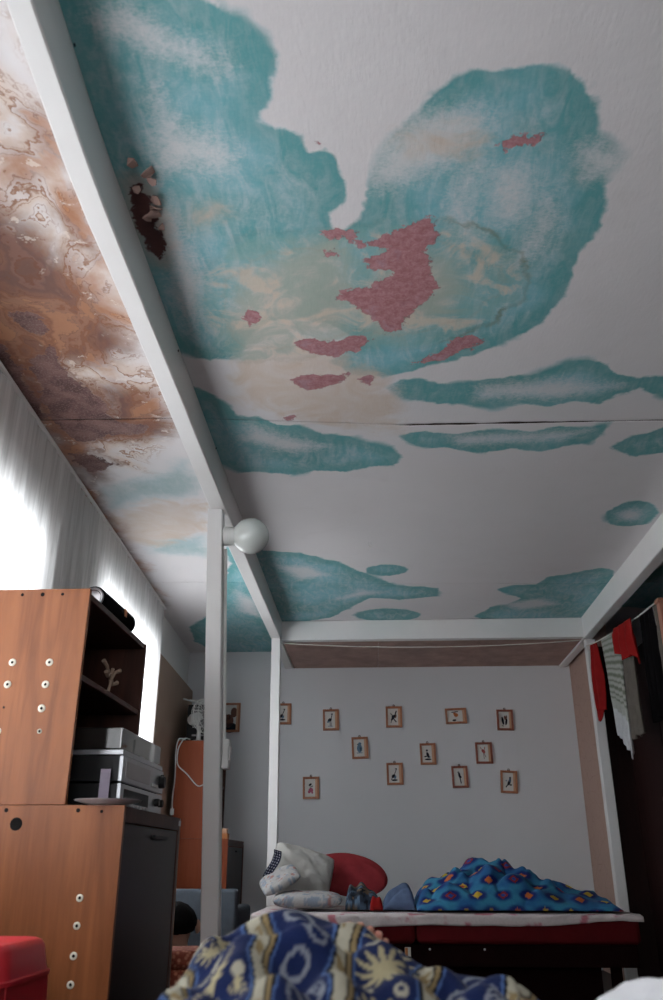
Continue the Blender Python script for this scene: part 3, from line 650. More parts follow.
w = empty('window_3', kind='structure', label='added unseen white framed window behind the viewpoint, for fill light')
bm = bmesh.new(); f = 0.05
box(bm, RW[0], RW[1], -1.54, -1.48, RW[2], RW[2] + f); box(bm, RW[0], RW[1], -1.54, -1.48, RW[3] - f, RW[3])
for xa in (RW[0], (RW[0] + RW[1] - f) / 2, RW[1] - f): box(bm, xa, xa + f, -1.54, -1.48, RW[2] + f, RW[3] - f)
obj('frame', bm, M['white_paint'], w)
for xa, xb in ((RW[0] + .03, (RW[0] + RW[1]) / 2 - .02), ((RW[0] + RW[1]) / 2 + .02, RW[1] - .03)):
    bbox_obj('pane', (xa, xb, -1.513, -1.509, RW[2] + .03, RW[3] - .03), M['glass'], w, 0)

# sheer curtain
t = NT('sheer_curtain')
v = t.coord(scale=(1, 9, 0.7)); st = t.noise(v, 3.0, 5, 0.6, 0.4)
st2 = t.noise(t.coord(scale=(1, 40, 1.2)), 2.0, 3)
f = t.step(0.25, 0.75, t.add(t.mul(st, 0.7), t.mul(st2, 0.3)))
tc = t.mix(f, (0.55, 0.56, 0.56), (0.93, 0.94, 0.94))
tl = t.n('ShaderNodeBsdfTranslucent'); t.l(tc, tl.inputs[0])
df = t.n('ShaderNodeBsdfDiffuse'); t.l(t.mix(f, (0.60, 0.59, 0.58), (0.80, 0.80, 0.80)), df.inputs[0])
tp = t.n('ShaderNodeBsdfTransparent')
m1 = t.n('ShaderNodeMixShader'); m1.inputs[0].default_value = 0.42; t.l(tl.outputs[0], m1.inputs[1]); t.l(df.outputs[0], m1.inputs[2])
m2 = t.n('ShaderNodeMixShader'); m2.inputs[0].default_value = 0.06; t.l(m1.outputs[0], m2.inputs[1]); t.l(tp.outputs[0], m2.inputs[2])
t.l(m2.outputs[0], t.out.inputs[0])
M['sheer'] = t.m
ys = np.linspace(0.05, 5.47, 460); zs = np.linspace(0.30, 2.285, 24)
Yg, Zg = np.meshgrid(ys, zs, indexing='ij')
Xg = -0.012 + 0.005 * np.sin(Yg * 52 + 1.5 * vnoise(Yg * 3, Zg * 0, 2) * 6) + 0.006 * vnoise(Yg * 6, Zg * 1.5, 8)
cur = empty('sheer_curtain', label='backlit white sheer curtain hanging along the window wall', cat='curtain')
wall_frame(cur)
grid_obj('drape', np.stack([Xg, Yg, Zg], -1), M['sheer'], cur)
bm = bmesh.new(); tube(bm, [(-0.012, 0.0, 2.295), (-0.012, 5.5, 2.295)], 0.009, 8); obj('rail', bm, M['white_paint'], cur, True)

board = bbox_obj('wall_board', (-0.062, -0.015, 5.49, 6.85, 0.0, 1.985), M['tan_board'], None, 0.002); wall_frame(board)
tag(board, 'tall tan board standing against the window wall beyond the curtain', 'board')

# ------------------------------------------------------------------ white timber frame
tf = empty('timber_frame', (0, 0, 0), label='white painted timber frame of posts and beams under the ceiling', cat='timber frame')
def prism_y(name, xs0, xs1, y0, y1, z0, z1, mat, parent, bev=0.004, bow=False):
    """beam running from y0 to y1 whose x-range changes from xs0 to xs1, slightly uneven like old painted timber"""
    bm = bmesh.new(); n = 44; rings = []
    for k in range(n + 1):
        s = k / n; y = y0 + (y1 - y0) * s
        a = xs0[0] + (xs1[0] - xs0[0]) * s + 0.003 * float(vnoise(y * 3, 1.0, 2)); b = xs0[1] + (xs1[1] - xs0[1]) * s + 0.003 * float(vnoise(y * 3, 5.0, 4))
        zz = z0 + 0.003 * float(vnoise(y * 2.5, 2.0, 6))
        if bow:
            a = float(np.interp(y, [-1.41, 0.6, 1.0, 1.5, 1.9, 3.4, 6.87], [-.60, -.632, -.650, -.684, -.686, -.712, -.714])); b = float(np.interp(y, [-1.41, 0.6, 1.0, 1.5, 1.9, 3.4, 6.87], [-.545, -.58, -.60, -.625, -.628, -.640, -.648]))
        rings.append([bm.verts.new(q) for q in ((a, y, z1), (a, y, zz + bev), (a + bev, y, zz), (b - bev, y, zz), (b, y, zz + bev), (b, y, z1))])
    for A, B in zip(rings, rings[1:]):
        for k in range(6): bm.faces.new((A[k], A[(k + 1) % 6], B[(k + 1) % 6], B[k]))
    bm.faces.new(rings[0]); bm.faces.new(list(reversed(rings[-1])))
    return obj(name, bm, mat, parent)
def post(name, xa_top, xa_bot, w, y0, d, ztop):
    bm = bmesh.new(); n = 14; rings = []; c = 0.004
    for k in range(n + 1):
        z = ztop * k / n; x = xa_bot + (xa_top - xa_bot) * k / n + 0.002 * float(vnoise(z * 3, xa_top, 3)); x1 = x + w
        rings.append([bm.verts.new((*q, z)) for q in ((x + c, y0), (x1 - c, y0), (x1, y0 + c), (x1, y0 + d - c), (x1 - c, y0 + d), (x + c, y0 + d), (x, y0 + d - c), (x, y0 + c))])
    for A, B in zip(rings, rings[1:]):
        for k in range(8): bm.faces.new((A[k], A[(k + 1) % 8], B[(k + 1) % 8], B[k]))
    bm.faces.new(rings[0]); bm.faces.new(rings[-1])
    return obj(name, bm, M['white_paint'], tf)
prism_y('long_beam', (-0.632, -0.572), (-0.712, -0.645), -1.41, 6.865, HB, CZ - 0.002, M['white_paint'], tf, bow=True)
prism_y('long_beam', (1.40, 1.47), (1.515, 1.58), 0.3, 6.865, HB - 0.01, CZ - 0.002, M['white_paint'], tf)
bbox_obj('cross_beam', (-0.645, 1.50, 5.90, 5.965, HB, CZ - 0.004), M['white_paint'], tf, 0.004)
post('post', -0.724, -0.632, 0.067, 3.45, 0.067, HB)
post('post', -0.708, -0.690, 0.064, 5.835, 0.06, HB)
post('post', 1.515, 1.520, 0.066, 5.925, 0.066, HB - 0.01)
for x0, x1 in ((-0.64, 0.05), (0.052, 0.78), (0.782, 1.515)):
    bbox_obj('soffit_board', (x0, x1, 5.967, 6.866, HB + 0.004, HB + 0.03), M['soffit'], tf, 0.002)
for (x, y, z) in ((-0.5885, 1.19, 2.255), (-0.6, 2.25, 2.21), (-0.612, 3.0, 2.24)):
    bm = bmesh.new(); lathe(bm, [(0, 0), (0.004, 0), (0.004, 0.002), (0, 0.002)], 8, Matrix.Translation((x, y, z)) @ Matrix.Rotation(R(90), 4, 'Y'))
    obj('nail_head', bm, M['hole_black'], tf)

ln = bmesh.new()
pts = []
for k in range(25):
    s = k / 24; pts.append((-0.64 + 2.15 * s, 5.86, 2.135 - 0.16 * s * (1 - s)))
tube(ln, pts, 0.0028, 6)
o = obj('clothesline', ln, M['string'], None, True); tag(o, 'thin pale string sagging under the cross beam above the bed', 'string')

# globe lamp on the nearer post
gl = empty('globe_lamp', (-0.6495, 3.485, 2.045), label='round white opal globe lamp fixed sideways near the top of the thick post', cat='lamp')
RX = Matrix.Rotation(R(90), 4, 'Y')
bm = bmesh.new(); lathe(bm, [(0, 0.001), (0.040, 0.001), (0.044, 0.006), (0.042, 0.04), (0.040, 0.05), (0, 0.05)], 24, RX); obj('socket', bm, M['white_plastic'], gl, True)
bm = bmesh.new()
pr = [(0.036, 0.048)] + [(0.081 * math.sin(a), 0.121 - 0.081 * math.cos(a)) for a in np.linspace(0.46, math.pi - 0.001, 18)] + [(0, 0.202)]
lathe(bm, pr, 36, RX); obj('globe', bm, M['opal'], gl, True)

def post_edge(z): return -0.565 - 0.0425 * z
sw = empty('light_switch', (0, 0, 0), label='white surface switch box with conduit on the side of the thick post', cat='switch')
e = post_edge(1.04) + 0.003
bm = bmesh.new(); box(bm, e, e + 0.027, 3.458, 3.512, 1.048, 1.163, 0.004); obj('switch_box', bm, M['white_plastic'], sw)
bm = bmesh.new(); box(bm, e + 0.027, e + 0.032, 3.470, 3.500, 1.08, 1.135, 0.002); obj('rocker', bm, M['white_paint'], sw)
bm = bmesh.new(); tube(bm, [(post_edge(z) + 0.0105, 3.487, z) for z in (1.164, 1.4, 1.7, 1.985)], 0.007, 8); obj('conduit', bm, M['white_plastic'], sw, True)

# ------------------------------------------------------------------ cabinets
def disc_on_y(bm, x, y, z, r, t=0.003, n=14):
    lathe(bm, [(0, -t), (r * 0.8, -t), (r, -t * 0.4), (r, 0), (0, 0)], n, Matrix.Translation((x, y, z)) @ Matrix.Rotation(R(-90), 4, 'X'))
def cap(parent, x, y, z, r=0.010):
    bm = bmesh.new(); lathe(bm, [(0.0045, 0.0003), (0.0045, 0.003), (r * 0.8, 0.003), (r, 0.0015), (r, 0.0003)], 14, Matrix.Translation((x, y, z)) @ Matrix.Rotation(R(90), 4, 'X'))
    c = obj('fastener_cap', bm, M['cap_white'], parent, True)
    bm = bmesh.new(); lathe(bm, [(0, 0.0006), (0.0044, 0.0006), (0.0044, 0.0001), (0, 0.0001)], 10, Matrix.Translation((x, y, z)) @ Matrix.Rotation(R(90), 4, 'X'))
    obj('screw_hole', bm, M['hole_black'], c)
def hole(parent, x, y, z, r):
    bm = bmesh.new(); lathe(bm, [(0, 0.0006), (r * 0.9, 0.0008), (r, 0.0004), (r, 0.0), (0, 0.0)], 12, Matrix.Translation((x, y, z)) @ Matrix.Rotation(R(90), 4, 'X'))
    obj('bolt_hole', bm, M['hole_black'], parent)

def base_cabinet(X0, X1, Y0, Y1, H, woodm, label, holes=True):
    r = empty('base_cabinet', (0, 0, 0), label=label, cat='cabinet', group='dark-fronted base cabinets along the window wall')
    th = 0.018
    p = bbox_obj('side_panel', (X0, X1, Y0, Y0 + th, 0.0, H), woodm, r, 0.0015)
    bbox_obj('side_panel', (X0, X1, Y1 - th, Y1, 0.0, H - 0.004), woodm, r, 0.0015)
    bbox_obj('top_board', (X0, X1 - 0.004, Y0 + th, Y1 - th, H - 0.024, H - 0.002), M['edge_dark'], r, 0.0015)
    bbox_obj('bottom_board', (X0, X1 - 0.01, Y0 + th, Y1 - th, 0.06, 0.08), M['edge_dark'], r, 0)
    bbox_obj('back_board', (X0, X0 + 0.006, Y0 + th, Y1 - th, 0.08, H - 0.024), M['inner_dark'], r, 0)
    bbox_obj('plinth', (X0, X1 - 0.04, Y0 + th, Y1 - th, 0.0, 0.06), M['inner_dark'], r, 0)
    bbox_obj('front_rail', (X1 - 0.006, X1, Y0 + th, Y1 - th, H - 0.045, H - 0.003), M['edge_dark'], r, 0.0015)
    d = bbox_obj('door', (X1 - 0.020, X1 - 0.002, Y0 + th + 0.003, Y1 - th - 0.028, 0.085, H - 0.048), M['door_gloss'], r, 0.002)
    bbox_obj('front_stile', (X1 - 0.014, X1 + 0.001, Y1 - th - 0.025, Y1 - th, 0.06, H - 0.046), M['edge_dark'], r, 0.002)
    ym = (Y0 + Y1) / 2
    bm = bmesh.new(); box(bm, X1 - 0.0019, X1 + 0.010, ym - 0.03, ym + 0.15, H - 0.082, H - 0.070, 0.003)
    obj('handle', bm, M['black_plastic'], d)
    bbox_obj('hinge_plate', (X1 + 0.0012, X1 + 0.004, Y1 - 0.040, Y1 - 0.014, H - 0.030, H - 0.012), M['silver'], r, 0.001)
    if holes:
        for z in (0.618, 0.550, 0.478, 0.411): cap(r, X1 - 0.101, Y0, z)
        for (x, z, q) in ((X1 - 0.341, H - 0.013, 0.006), (X1 - 0.133, H - 0.014, 0.006), (X1 - 0.065, H - 0.017, 0.0045), (X1 - 0.307, H - 0.050, 0.018)):
            hole(r, x, Y0, z, q)
    return r

def shelf_unit(X0, X1, Y0, Y1, Z0, Z1, woodm, label, holes=True, shelf=1.238):
    r = empty('shelf_unit', (0, 0, 0), label=label, cat='shelf unit', group='open shelf units standing on the base cabinets')
    th = 0.018
    bbox_obj('side_panel', (X0, X1, Y0, Y0 + th, Z0, Z1), woodm, r, 0.0015)
    bbox_obj('side_panel', (X0, X1, Y1 - th, Y1, Z0, Z1 - 0.01), M['edge_dark'], r, 0.0015)
    bbox_obj('top_board', (X0, X1 - 0.004, Y0 + th, Y1 - th, Z1 - 0.030, Z1 - 0.010), M['edge_dark'], r, 0.0015)
    bbox_obj('shelf_board', (X0 + 0.008, X1 - 0.006, Y0 + th, Y1 - th, shelf - 0.018, shelf), M['edge_dark'], r, 0.0015)
    bbox_obj('back_board', (X0, X0 + 0.006, Y0 + th, Y1 - th, Z0, Z1 - 0.03), M['inner_dark'], r, 0)
    if holes:
        for (x, z) in ((-1.098, 1.269), (-0.983, 1.268), (-1.103, 1.202), (-0.986, 1.201), (-0.988, 1.130), (-1.112, 1.064)): cap(r, x, Y0, z, 0.0115)
        cap(r, -0.985, Y0, 1.063, 0.007)
        for x in (-1.099, -1.034, -0.970): hole(r, x, Y0, 1.484, 0.0065 if x == -1.034 else 0.005)
        hole(r, -1.104, Y0, 1.134, 0.0035)
    return r

base_cabinet(-1.225, -0.708, 2.50, 3.25, 0.857, M['cab_wood'], 'large brown wooden base cabinet with glossy dark door beside the red stool')
shelf_unit(-1.225, -0.883, 2.505, 3.222, 0.8585, 1.502, M['cab_wood'], 'brown wooden open shelf unit holding the stereo, black speaker on top')
base_cabinet(-1.385, -0.990, 6.06, 6.80, 0.850, M['cab_wood_far'], 'reddish brown base cabinet in the far corner behind the thick post', False)
shelf_unit(-1.385, -1.150, 6.065, 6.79, 0.8515, 1.495, M['cab_wood_far'], 'reddish brown shelf unit in the far corner carrying the white fan', False)

# portable speaker on the near shelf unit: a fabric barrel lying along the top
sp = empty('portable_speaker', (-0.947, 2.725, 1.4925 + 0.0455), -0.03, 'black barrel-shaped portable speaker lying on the near shelf unit', 'speaker')
MY = Matrix.Rotation(R(-90), 4, 'X')
bm = bmesh.new(); lathe(bm, [(0.026, 0.0), (0.038, 0.0), (0.042, 0.005), (0.0425, 0.03), (0.0425, 0.33), (0.042, 0.352), (0.036, 0.358), (0, 0.358)], 32, MY); obj('body', bm, M['black_cloth'], sp, True)
bm = bmesh.new(); lathe(bm, [(0, 0.008), (0.022, 0.005), (0.032, -0.003), (0.034, -0.004), (0.036, -0.002), (0.038, 0.003)], 28, MY); e = obj('end_cap', bm, M['grey_metal'], sp, True)
bm = bmesh.new(); lathe(bm, [(0.032, -0.0045), (0.0335, -0.006), (0.035, -0.0045), (0.0355, -0.002)], 28, MY); obj('trim_ring', bm, M['silver'], e, True)
bm = bmesh.new(); box(bm, 0.040, 0.0436, 0.215, 0.240, -0.005, 0.022, 0.001); obj('badge', bm, M['orange_box'], sp)
bm = bmesh.new(); box(bm, -0.02, 0.02, 0.03, 0.33, -0.0454, -0.040, 0.002); obj('foot', bm, M['black_plastic'], sp)

# stereo: record player with smoked lid on two silver units
XF = -0.772
def hifi(z0, z1, label, kind):
    r = empty('stereo_unit', (0, 0, 0), label=label, cat='stereo', group='stacked silver stereo units')
    bbox_obj('case', (-1.13, XF - 0.012, 2.665, 3.195, z0 + 0.006, z1 - 0.001), M['black_plastic'], r, 0.002)
    f = bbox_obj('front_panel', (XF - 0.012, XF, 2.662, 3.198, z0 + 0.005, z1 - 0.0005), M['silver'], r, 0.002)
    for y in (2.70, 3.16):
        bm = bmesh.new(); lathe(bm, [(0, 0), (0.014, 0), (0.016, 0.006), (0, 0.006)], 12, Matrix.Translation((XF - 0.05, y, z0))); obj('foot', bm, M['black_plastic'], r)
    zc = (z0 + z1) / 2
    bbox_obj('display', (XF, XF + 0.002, 2.70, 3.00, z0 + 0.020, z1 - 0.014), M['black_plastic'] if kind else M['grey_metal'], f, 0.0008)
    def knob(y, z, rr, dd):
        bm = bmesh.new(); lathe(bm, [(rr, 0.0), (rr, dd * 0.8), (rr * 0.85, dd), (0, dd)], 18, Matrix.Translation((XF, y, z)) @ RX); obj('knob', bm, M['black_plastic'], f, True)
    if kind == 0:
        knob(3.145, zc, 0.021, 0.020); knob(3.165, zc + 0.022, 0.006, 0.01)
        for k in range(4): bbox_obj('button', (XF, XF + 0.006, 3.02 + k * 0.022, 3.037 + k * 0.022, z0 + 0.018, z0 + 0.028), M['white_plastic'], f, 0.001)
    else:
        knob(3.10, zc + 0.006, 0.013, 0.016); knob(3.155, zc + 0.006, 0.013, 0.016)
        for k in range(7): bbox_obj('button', (XF, XF + 0.007, 2.71 + k * 0.042, 2.742 + k * 0.042, z0 + 0.010, z0 + 0.018), M['grey_metal'], f, 0.001)
    return r
hifi(0.8575, 0.930, 'lower silver stereo unit with two black knobs behind the grey plate', 1)
hifi(0.930, 1.012, 'upper silver stereo unit with a big black volume knob', 0)
tt = empty('record_player', (0, 0, 0), label='record player with smoked dust cover on top of the stereo', cat='record player')
bbox_obj('plinth', (-1.12, XF - 0.004, 2.668, 3.192, 1.0135, 1.030), M['silver'], tt, 0.003)
t = NT('smoked_lid'); t.bsdf((0.035, 0.030, 0.028), 0.08, None, **{'Transmission Weight': 0.25, 'Coat Weight': 0.6}); M['smoked'] = t.m
bbox_obj('dust_cover', (-1.11, XF - 0.014, 2.672, 3.188, 1.031, 1.098), M['smoked'], tt, 0.004)
bbox_obj('lid_clip', (XF - 0.013, XF - 0.008, 2.90, 2.95, 1.022, 1.034), M['silver'], tt, 0.001)
# lilac sheet curled against the stereo side, grey plate
ys = np.linspace(0, 1, 10); zsn = np.linspace(0, 1, 10)
A, B = np.meshgrid(ys, zsn, indexing='ij')
P = np.stack([-0.835 + 0.030 * A, 2.652 + 0.004 * np.sin(A * 3) - 0.002, 0.8605 + 0.11 * B + 0 * A], -1)
o = grid_obj('plastic_sheet', P, M['lilac'], None, None, 0.002); tag(o, 'narrow lilac plastic sheet leaning on the side of the stereo', 'plastic sheet')
bm = bmesh.new(); lathe(bm, [(0, 0.0), (0.05, 0.0), (0.056, 0.003), (0.094, 0.013), (0.097, 0.016), (0.092, 0.0155), (0.055, 0.006), (0, 0.005)], 36)
o = obj('plate', bm, M['plate_grey'], None, True, (-0.775, 2.556, 0.8578)); tag(o, 'shallow grey plate at the edge of the near cabinet top', 'plate')
# little ornament on the shelf
orn = empty('ornament', (-0.905, 2.86, 1.2435), label='small pale twig-like ornament on the dark shelf', cat='ornament')
bm = bmesh.new(); tube(bm, [(0, 0, 0), (0.002, 0.012, 0.03), (-0.004, 0.02, 0.055), (0.0, 0.03, 0.085)], [0.006, 0.005, 0.005, 0.007], 8); obj('stem', bm, M['tan_board'], orn, True)
for k, (a, b, c) in enumerate(((0.02, 0.05, 0.07), (-0.01, -0.05, 0.085), (0.01, 0.06, 0.03), (0.0, -0.04, 0.05))):
    bm = bmesh.new(); tube(bm, [(0, 0.015, 0.035 + 0.01 * k), (a / 2, b / 2, c), (a, b, c + 0.012)], [0.004, 0.006, 0.008], 8); obj('branch', bm, M['tan_board'], orn, True)

# red plastic stool
st = empty('plastic_stool', (-0.902, 2.03, -0.002), label='red plastic stool in front of the near brown cabinet', cat='stool')
def rr(hw, rad, z, n=6):
    out = []
    for cx, cy, a0 in ((hw - rad, hw - rad, 0), (-hw + rad, hw - rad, 90), (-hw + rad, -hw + rad, 180), (hw - rad, -hw + rad, 270)):
        for k in range(n + 1):
            a = R(a0 + 90 * k / n); out.append((cx + rad * math.cos(a), cy + rad * math.sin(a), z))
    return out
bm = bmesh.new()
rings = [rr(0.03, 0.03, 0.540), rr(0.115, 0.05, 0.545), rr(0.130, 0.055, 0.552), rr(0.138, 0.055, 0.548), rr(0.144, 0.056, 0.538), rr(0.150, 0.056, 0.505), rr(0.153, 0.056, 0.488), rr(0.158, 0.056, 0.486), rr(0.158, 0.056, 0.478), rr(0.148, 0.056, 0.480)]
V = [[bm.verts.new(p) for p in q] for q in rings]
for A_, B_ in zip(V, V[1:]):
    for k in range(len(A_)): bm.faces.new((A_[k], A_[(k + 1) % len(A_)], B_[(k + 1) % len(A_)], B_[k]))
bm.faces.new(V[0])
obj('seat', bm, M['red_plastic'], st, True)
for sx in (-1, 1):
    for sy in (-1, 1):
        bm = bmesh.new()
        L = []
        for z, e in ((0.486, 0.146), (0.25, 0.158), (0.0, 0.170)):
            w = 0.055
            L.append([bm.verts.new((sx * (e - a), sy * (e - b), z)) for a, b in ((0, 0.012), (0.012, 0), (w, 0), (w, 0.006), (0.016, 0.006), (0.006, 0.016), (0.006, w), (0, w))])
        for A_, B_ in zip(L, L[1:]):
            for k in range(8): bm.faces.new((A_[k], A_[(k + 1) % 8], B_[(k + 1) % 8], B_[k]))
        bm.faces.new(L[0]); bm.faces.new(L[-1])
        obj('leg', bm, M['red_plastic'], st)
    bm = bmesh.new(); box(bm, sx * 0.146 - 0.004, sx * 0.146 + 0.004, -0.11, 0.11, 0.40, 0.484, 0.003); obj('apron', bm, M['red_plastic'], st)

# ------------------------------------------------------------------ far-left corner
fan = empty('desk_fan', (-1.262, 6.20, 1.4865), R(62), 'white desk fan turned sideways on the far shelf unit', 'fan')
bm = bmesh.new(); lathe(bm, [(0, 0), (0.075, 0), (0.078, 0.010), (0.06, 0.020), (0.02, 0.028), (0, 0.028)], 24); obj('base', bm, M['white_plastic'], fan, True)
bm = bmesh.new(); tube(bm, [(0, 0, 0.02), (0, 0.0, 0.09), (0, 0.006, 0.15)], [0.017, 0.014, 0.016], 12); obj('neck', bm, M['white_plastic'], fan, True)
MF = Matrix.Translation((0, 0, 0.185)) @ Matrix.Rotation(R(90 - 8), 4, 'X')   # fan axis points to local -y
bm = bmesh.new(); lathe(bm, [(0, -0.095), (0.030, -0.09), (0.042, -0.07), (0.045, -0.02), (0.040, 0.0), (0, 0.0)], 20, MF); obj('motor', bm, M['white_plastic'], fan, True)
gr = None
for z, rad in ((0.015, 0.110), (0.075, 0.110), (0.045, 0.125)):
    bm = bmesh.new(); tube(bm, [MF @ Vector((rad * math.cos(a), rad * math.sin(a), z)) for a in np.linspace(0, 2 * math.pi, 37)], 0.004 if rad > .12 else 0.0022, 6, False); obj('grille_ring', bm, M['white_plastic'], fan, True)
bm = bmesh.new()
for k in range(28):
    a = 2 * math.pi * k / 28
    tube(bm, [MF @ Vector((q * math.cos(a), q * math.sin(a), z)) for q, z in ((0.03, 0.0), (0.10, 0.010), (0.124, 0.045), (0.10, 0.080), (0.025, 0.086))], 0.0016, 4)
g = obj('grille', bm, M['white_plastic'], fan); g['kind'] = 'stuff'
bm = bmesh.new(); lathe(bm, [(0, 0.08), (0.028, 0.08), (0.028, 0.09), (0, 0.092)], 16, MF); obj('grille_badge', bm, M['white_plastic'], fan, True)
for k in range(3):
    bm = bmesh.new(); a0 = k * 2.094
    pts = []
    for r_, w, z in ((0.02, 0.018, 0.04), (0.06, 0.04, 0.045), (0.095, 0.045, 0.05)):
        for sgn in (-1, 1):
            a = a0 + sgn * w / r_ * 0.45
            pts.append(bm.verts.new(MF @ Vector((r_ * math.cos(a), r_ * math.sin(a), z + sgn * 0.012))))
    bm.faces.new((pts[0], pts[1], pts[3], pts[2])); bm.faces.new((pts[2], pts[3], pts[5], pts[4]))
    bmesh.ops.solidify(bm, geom=list(bm.faces), thickness=0.002)
    obj('blade', bm, M['grey_metal'], fan)
# hanging white cables
for nm, pts, lab in (('fan_cable', [(-1.335, 6.10, 1.506), (-1.365, 6.06, 1.508), (-1.380, 6.046, 1.47), (-1.385, 6.050, 1.40), (-1.380, 6.054, 1.25), (-1.388, 6.054, 1.10), (-1.382, 6.054, 1.04)], 'white cable hanging straight down the far shelf unit to a plug'),
                     ('fan_cable', [(-1.30, 6.09, 1.506), (-1.33, 6.058, 1.508), (-1.355, 6.046, 1.47), (-1.372, 6.050, 1.42), (-1.366, 6.054, 1.33), (-1.30, 6.054, 1.27), (-1.22, 6.054, 1.19), (-1.175, 6.054, 1.20)], 'white cable looping across the front of the far shelf unit')):
    r = empty(nm, (0, 0, 0), label=lab, cat='cable')
    bm = bmesh.new()
    P3 = [Vector(p) for p in pts]; Q = []
    for i in range(len(P3) - 1):
        p0 = P3[max(i - 1, 0)]; p1 = P3[i]; p2 = P3[i + 1]; p3 = P3[min(i + 2, len(P3) - 1)]
        for s in np.linspace(0, 1, 6, endpoint=False):
            Q.append(0.5 * ((2 * p1) + (p2 - p0) * s + (2 * p0 - 5 * p1 + 4 * p2 - p3) * s * s + (3 * p1 - p0 - 3 * p2 + p3) * s ** 3))
    Q.append(P3[-1])
    tube(bm, Q, 0.0045, 6); obj('wire', bm, M['white_plastic'], r, True)
    if 'plug' in lab:
        bm = bmesh.new(); box(bm, -1.394, -1.370, 6.034, 6.057, 1.00, 1.042, 0.004); obj('plug', bm, M['white_plastic'], r)
crate = empty('equipment_box', (0, 0, 0), label='dark equipment box behind the white fan on the far shelf unit', cat='box')
bbox_obj('body', (-1.383, -1.160, 6.33, 6.74, 1.487, 1.79), M['black_plastic'], crate, 0.006)
for z in (1.56, 1.62, 1.68, 1.74): bbox_obj('vent_slot', (-1.34, -1.20, 6.328, 6.3305, z, z + 0.012), M['grey_metal'], crate, 0)
for k, (a, b) in enumerate((((-1.385, 6.18, 1.806), (-1.17, 6.70, 1.806)), ((-1.37, 6.32, 1.822), (-1.16, 6.36, 1.807)), ((-1.375, 6.50, 1.806), (-1.175, 6.42, 1.830)))):
    bm = bmesh.new(); tube(bm, [a, b], 0.006, 8)
    o = obj('rod', bm, M['white_plastic'], None, True); tag(o, ('long white rod lying lengthwise', 'short white rod lying crosswise', 'tilted white rod resting')[k] + ' on the dark equipment box', 'rod')
for k, (dims, m_, lab, nm) in enumerate((((-1.06, -0.998, 6.075, 6.15, 0.8495, 0.884), 'orange_box', 'lower of two small orange boxes on the far base cabinet', 'small_box'), ((-1.055, -1.006, 6.08, 6.14, 0.885, 0.915), 'frame_side', 'upper of two small orange boxes on the far base cabinet', 'small_box'))):
    r = empty(nm, label=lab, cat='box'); bbox_obj('carton', dims, M[m_], r, 0.002)
    x0, x1, y0, y1, z0, z1 = dims; bbox_obj('lid', (x0 - .001, x1 + .001, y0 - .001, y1 + .001, z1 - 0.008, z1 + 0.0005), M[m_], r, 0.001)
bm = bmesh.new(); lathe(bm, [(0, 0), (0.014, 0), (0.016, 0.004), (0.016, 0.012), (0.012, 0.015), (0, 0.015)], 14)
o = obj('jar_lid', bm, M['white_plastic'], None, True, (-0.978 - 0.03, 6.062 + 0.11, 0.8485)); tag(o, 'tiny white lid beside the orange boxes on the far base cabinet', 'lid')

# low blue-grey sofa
sf = empty('low_sofa', (0, 0, 0), label='low blue-grey upholstered sofa in front of the far corner cabinets', cat='sofa')
def cushion(name, x0, x1, y0, y1, z0, z1, mat, parent, r=0.03, wob=0.004):
    bm = bmesh.new(); box(bm, x0, x1, y0, y1, z0, z1)
    bmesh.ops.bevel(bm, geom=list(bm.edges), offset=r, segments=4, affect='EDGES', profile=0.5)
    return obj(name, bm, mat, parent, True)
cushion('backrest', -1.335, -0.805, 5.32, 5.42, 0.12, 0.562, M['blue_sofa'], sf, 0.02)
cushion('seat', -1.335, -0.805, 5.42, 5.95, 0.12, 0.30, M['blue_sofa'], sf, 0.03)
cushion('armrest', -0.885, -0.805, 5.42, 5.95, 0.30, 0.46, M['blue_sofa'], sf, 0.025)
for x in (-1.29, -0.85):
    for y in (5.37, 5.90): bbox_obj('leg', (x - 0.02, x + 0.02, y - 0.02, y + 0.02, 0, 0.125), M['edge_dark'], sf, 0.002)

# patterned pouf
t = NT('woven_red'); v = t.coord(scale=(1, 1, 1))
ck = t.n('ShaderNodeTexVoronoi'); t.l(v, ck.inputs['Vector']); ck.inputs['Scale'].default_value = 55
t.bsdf(t.mix(t.step(0.2, 0.5, ck.outputs[0]), (0.50, 0.20, 0.12), (0.26, 0.06, 0.035)), 0.9, t.bump(ck.outputs[0], 0.5, 0.004)); M['woven'] = t.m
pf = empty('woven_pouf', (-0.78, 3.62, 0), 0.3, 'orange red woven box-shaped pouf on the floor beside the near cabinet', 'pouf')
cushion('body', -0.11, 0.11, -0.11, 0.11, 0.0, 0.34, M['woven'], pf, 0.02)
cushion('lid', -0.115, 0.115, -0.115, 0.115, 0.341, 0.402, M['woven'], pf, 0.02)

# ------------------------------------------------------------------ seated child seen from behind
def skin_body(name, verts, edges, radii, mat, parent, sub=2, root=0):
    me = bpy.data.meshes.new(name)
    me.from_pydata(verts, edges, []); me.update()
    o = bpy.data.objects.new(name, me); C.objects.link(o)
    md = o.modifiers.new('skin', 'SKIN'); md.use_smooth_shade = True
    for i, r in enumerate(radii):
        sv = me.skin_vertices[0].data[i]; sv.radius = (r, r) if not isinstance(r, tuple) else r; sv.use_root = (i == root)
    s = o.modifiers.new('sub', 'SUBSURF'); s.levels = sub; s.render_levels = sub
    dg = bpy.context.evaluated_depsgraph_get()
    me2 = bpy.data.meshes.new_from_object(o.evaluated_get(dg))
    bpy.data.objects.remove(o)
    me2.materials.clear(); me2.materials.append(mat)
    me2.polygons.foreach_set('use_smooth', [True] * len(me2.polygons))
    o2 = bpy.data.objects.new(name, me2)
    return link(o2, parent)

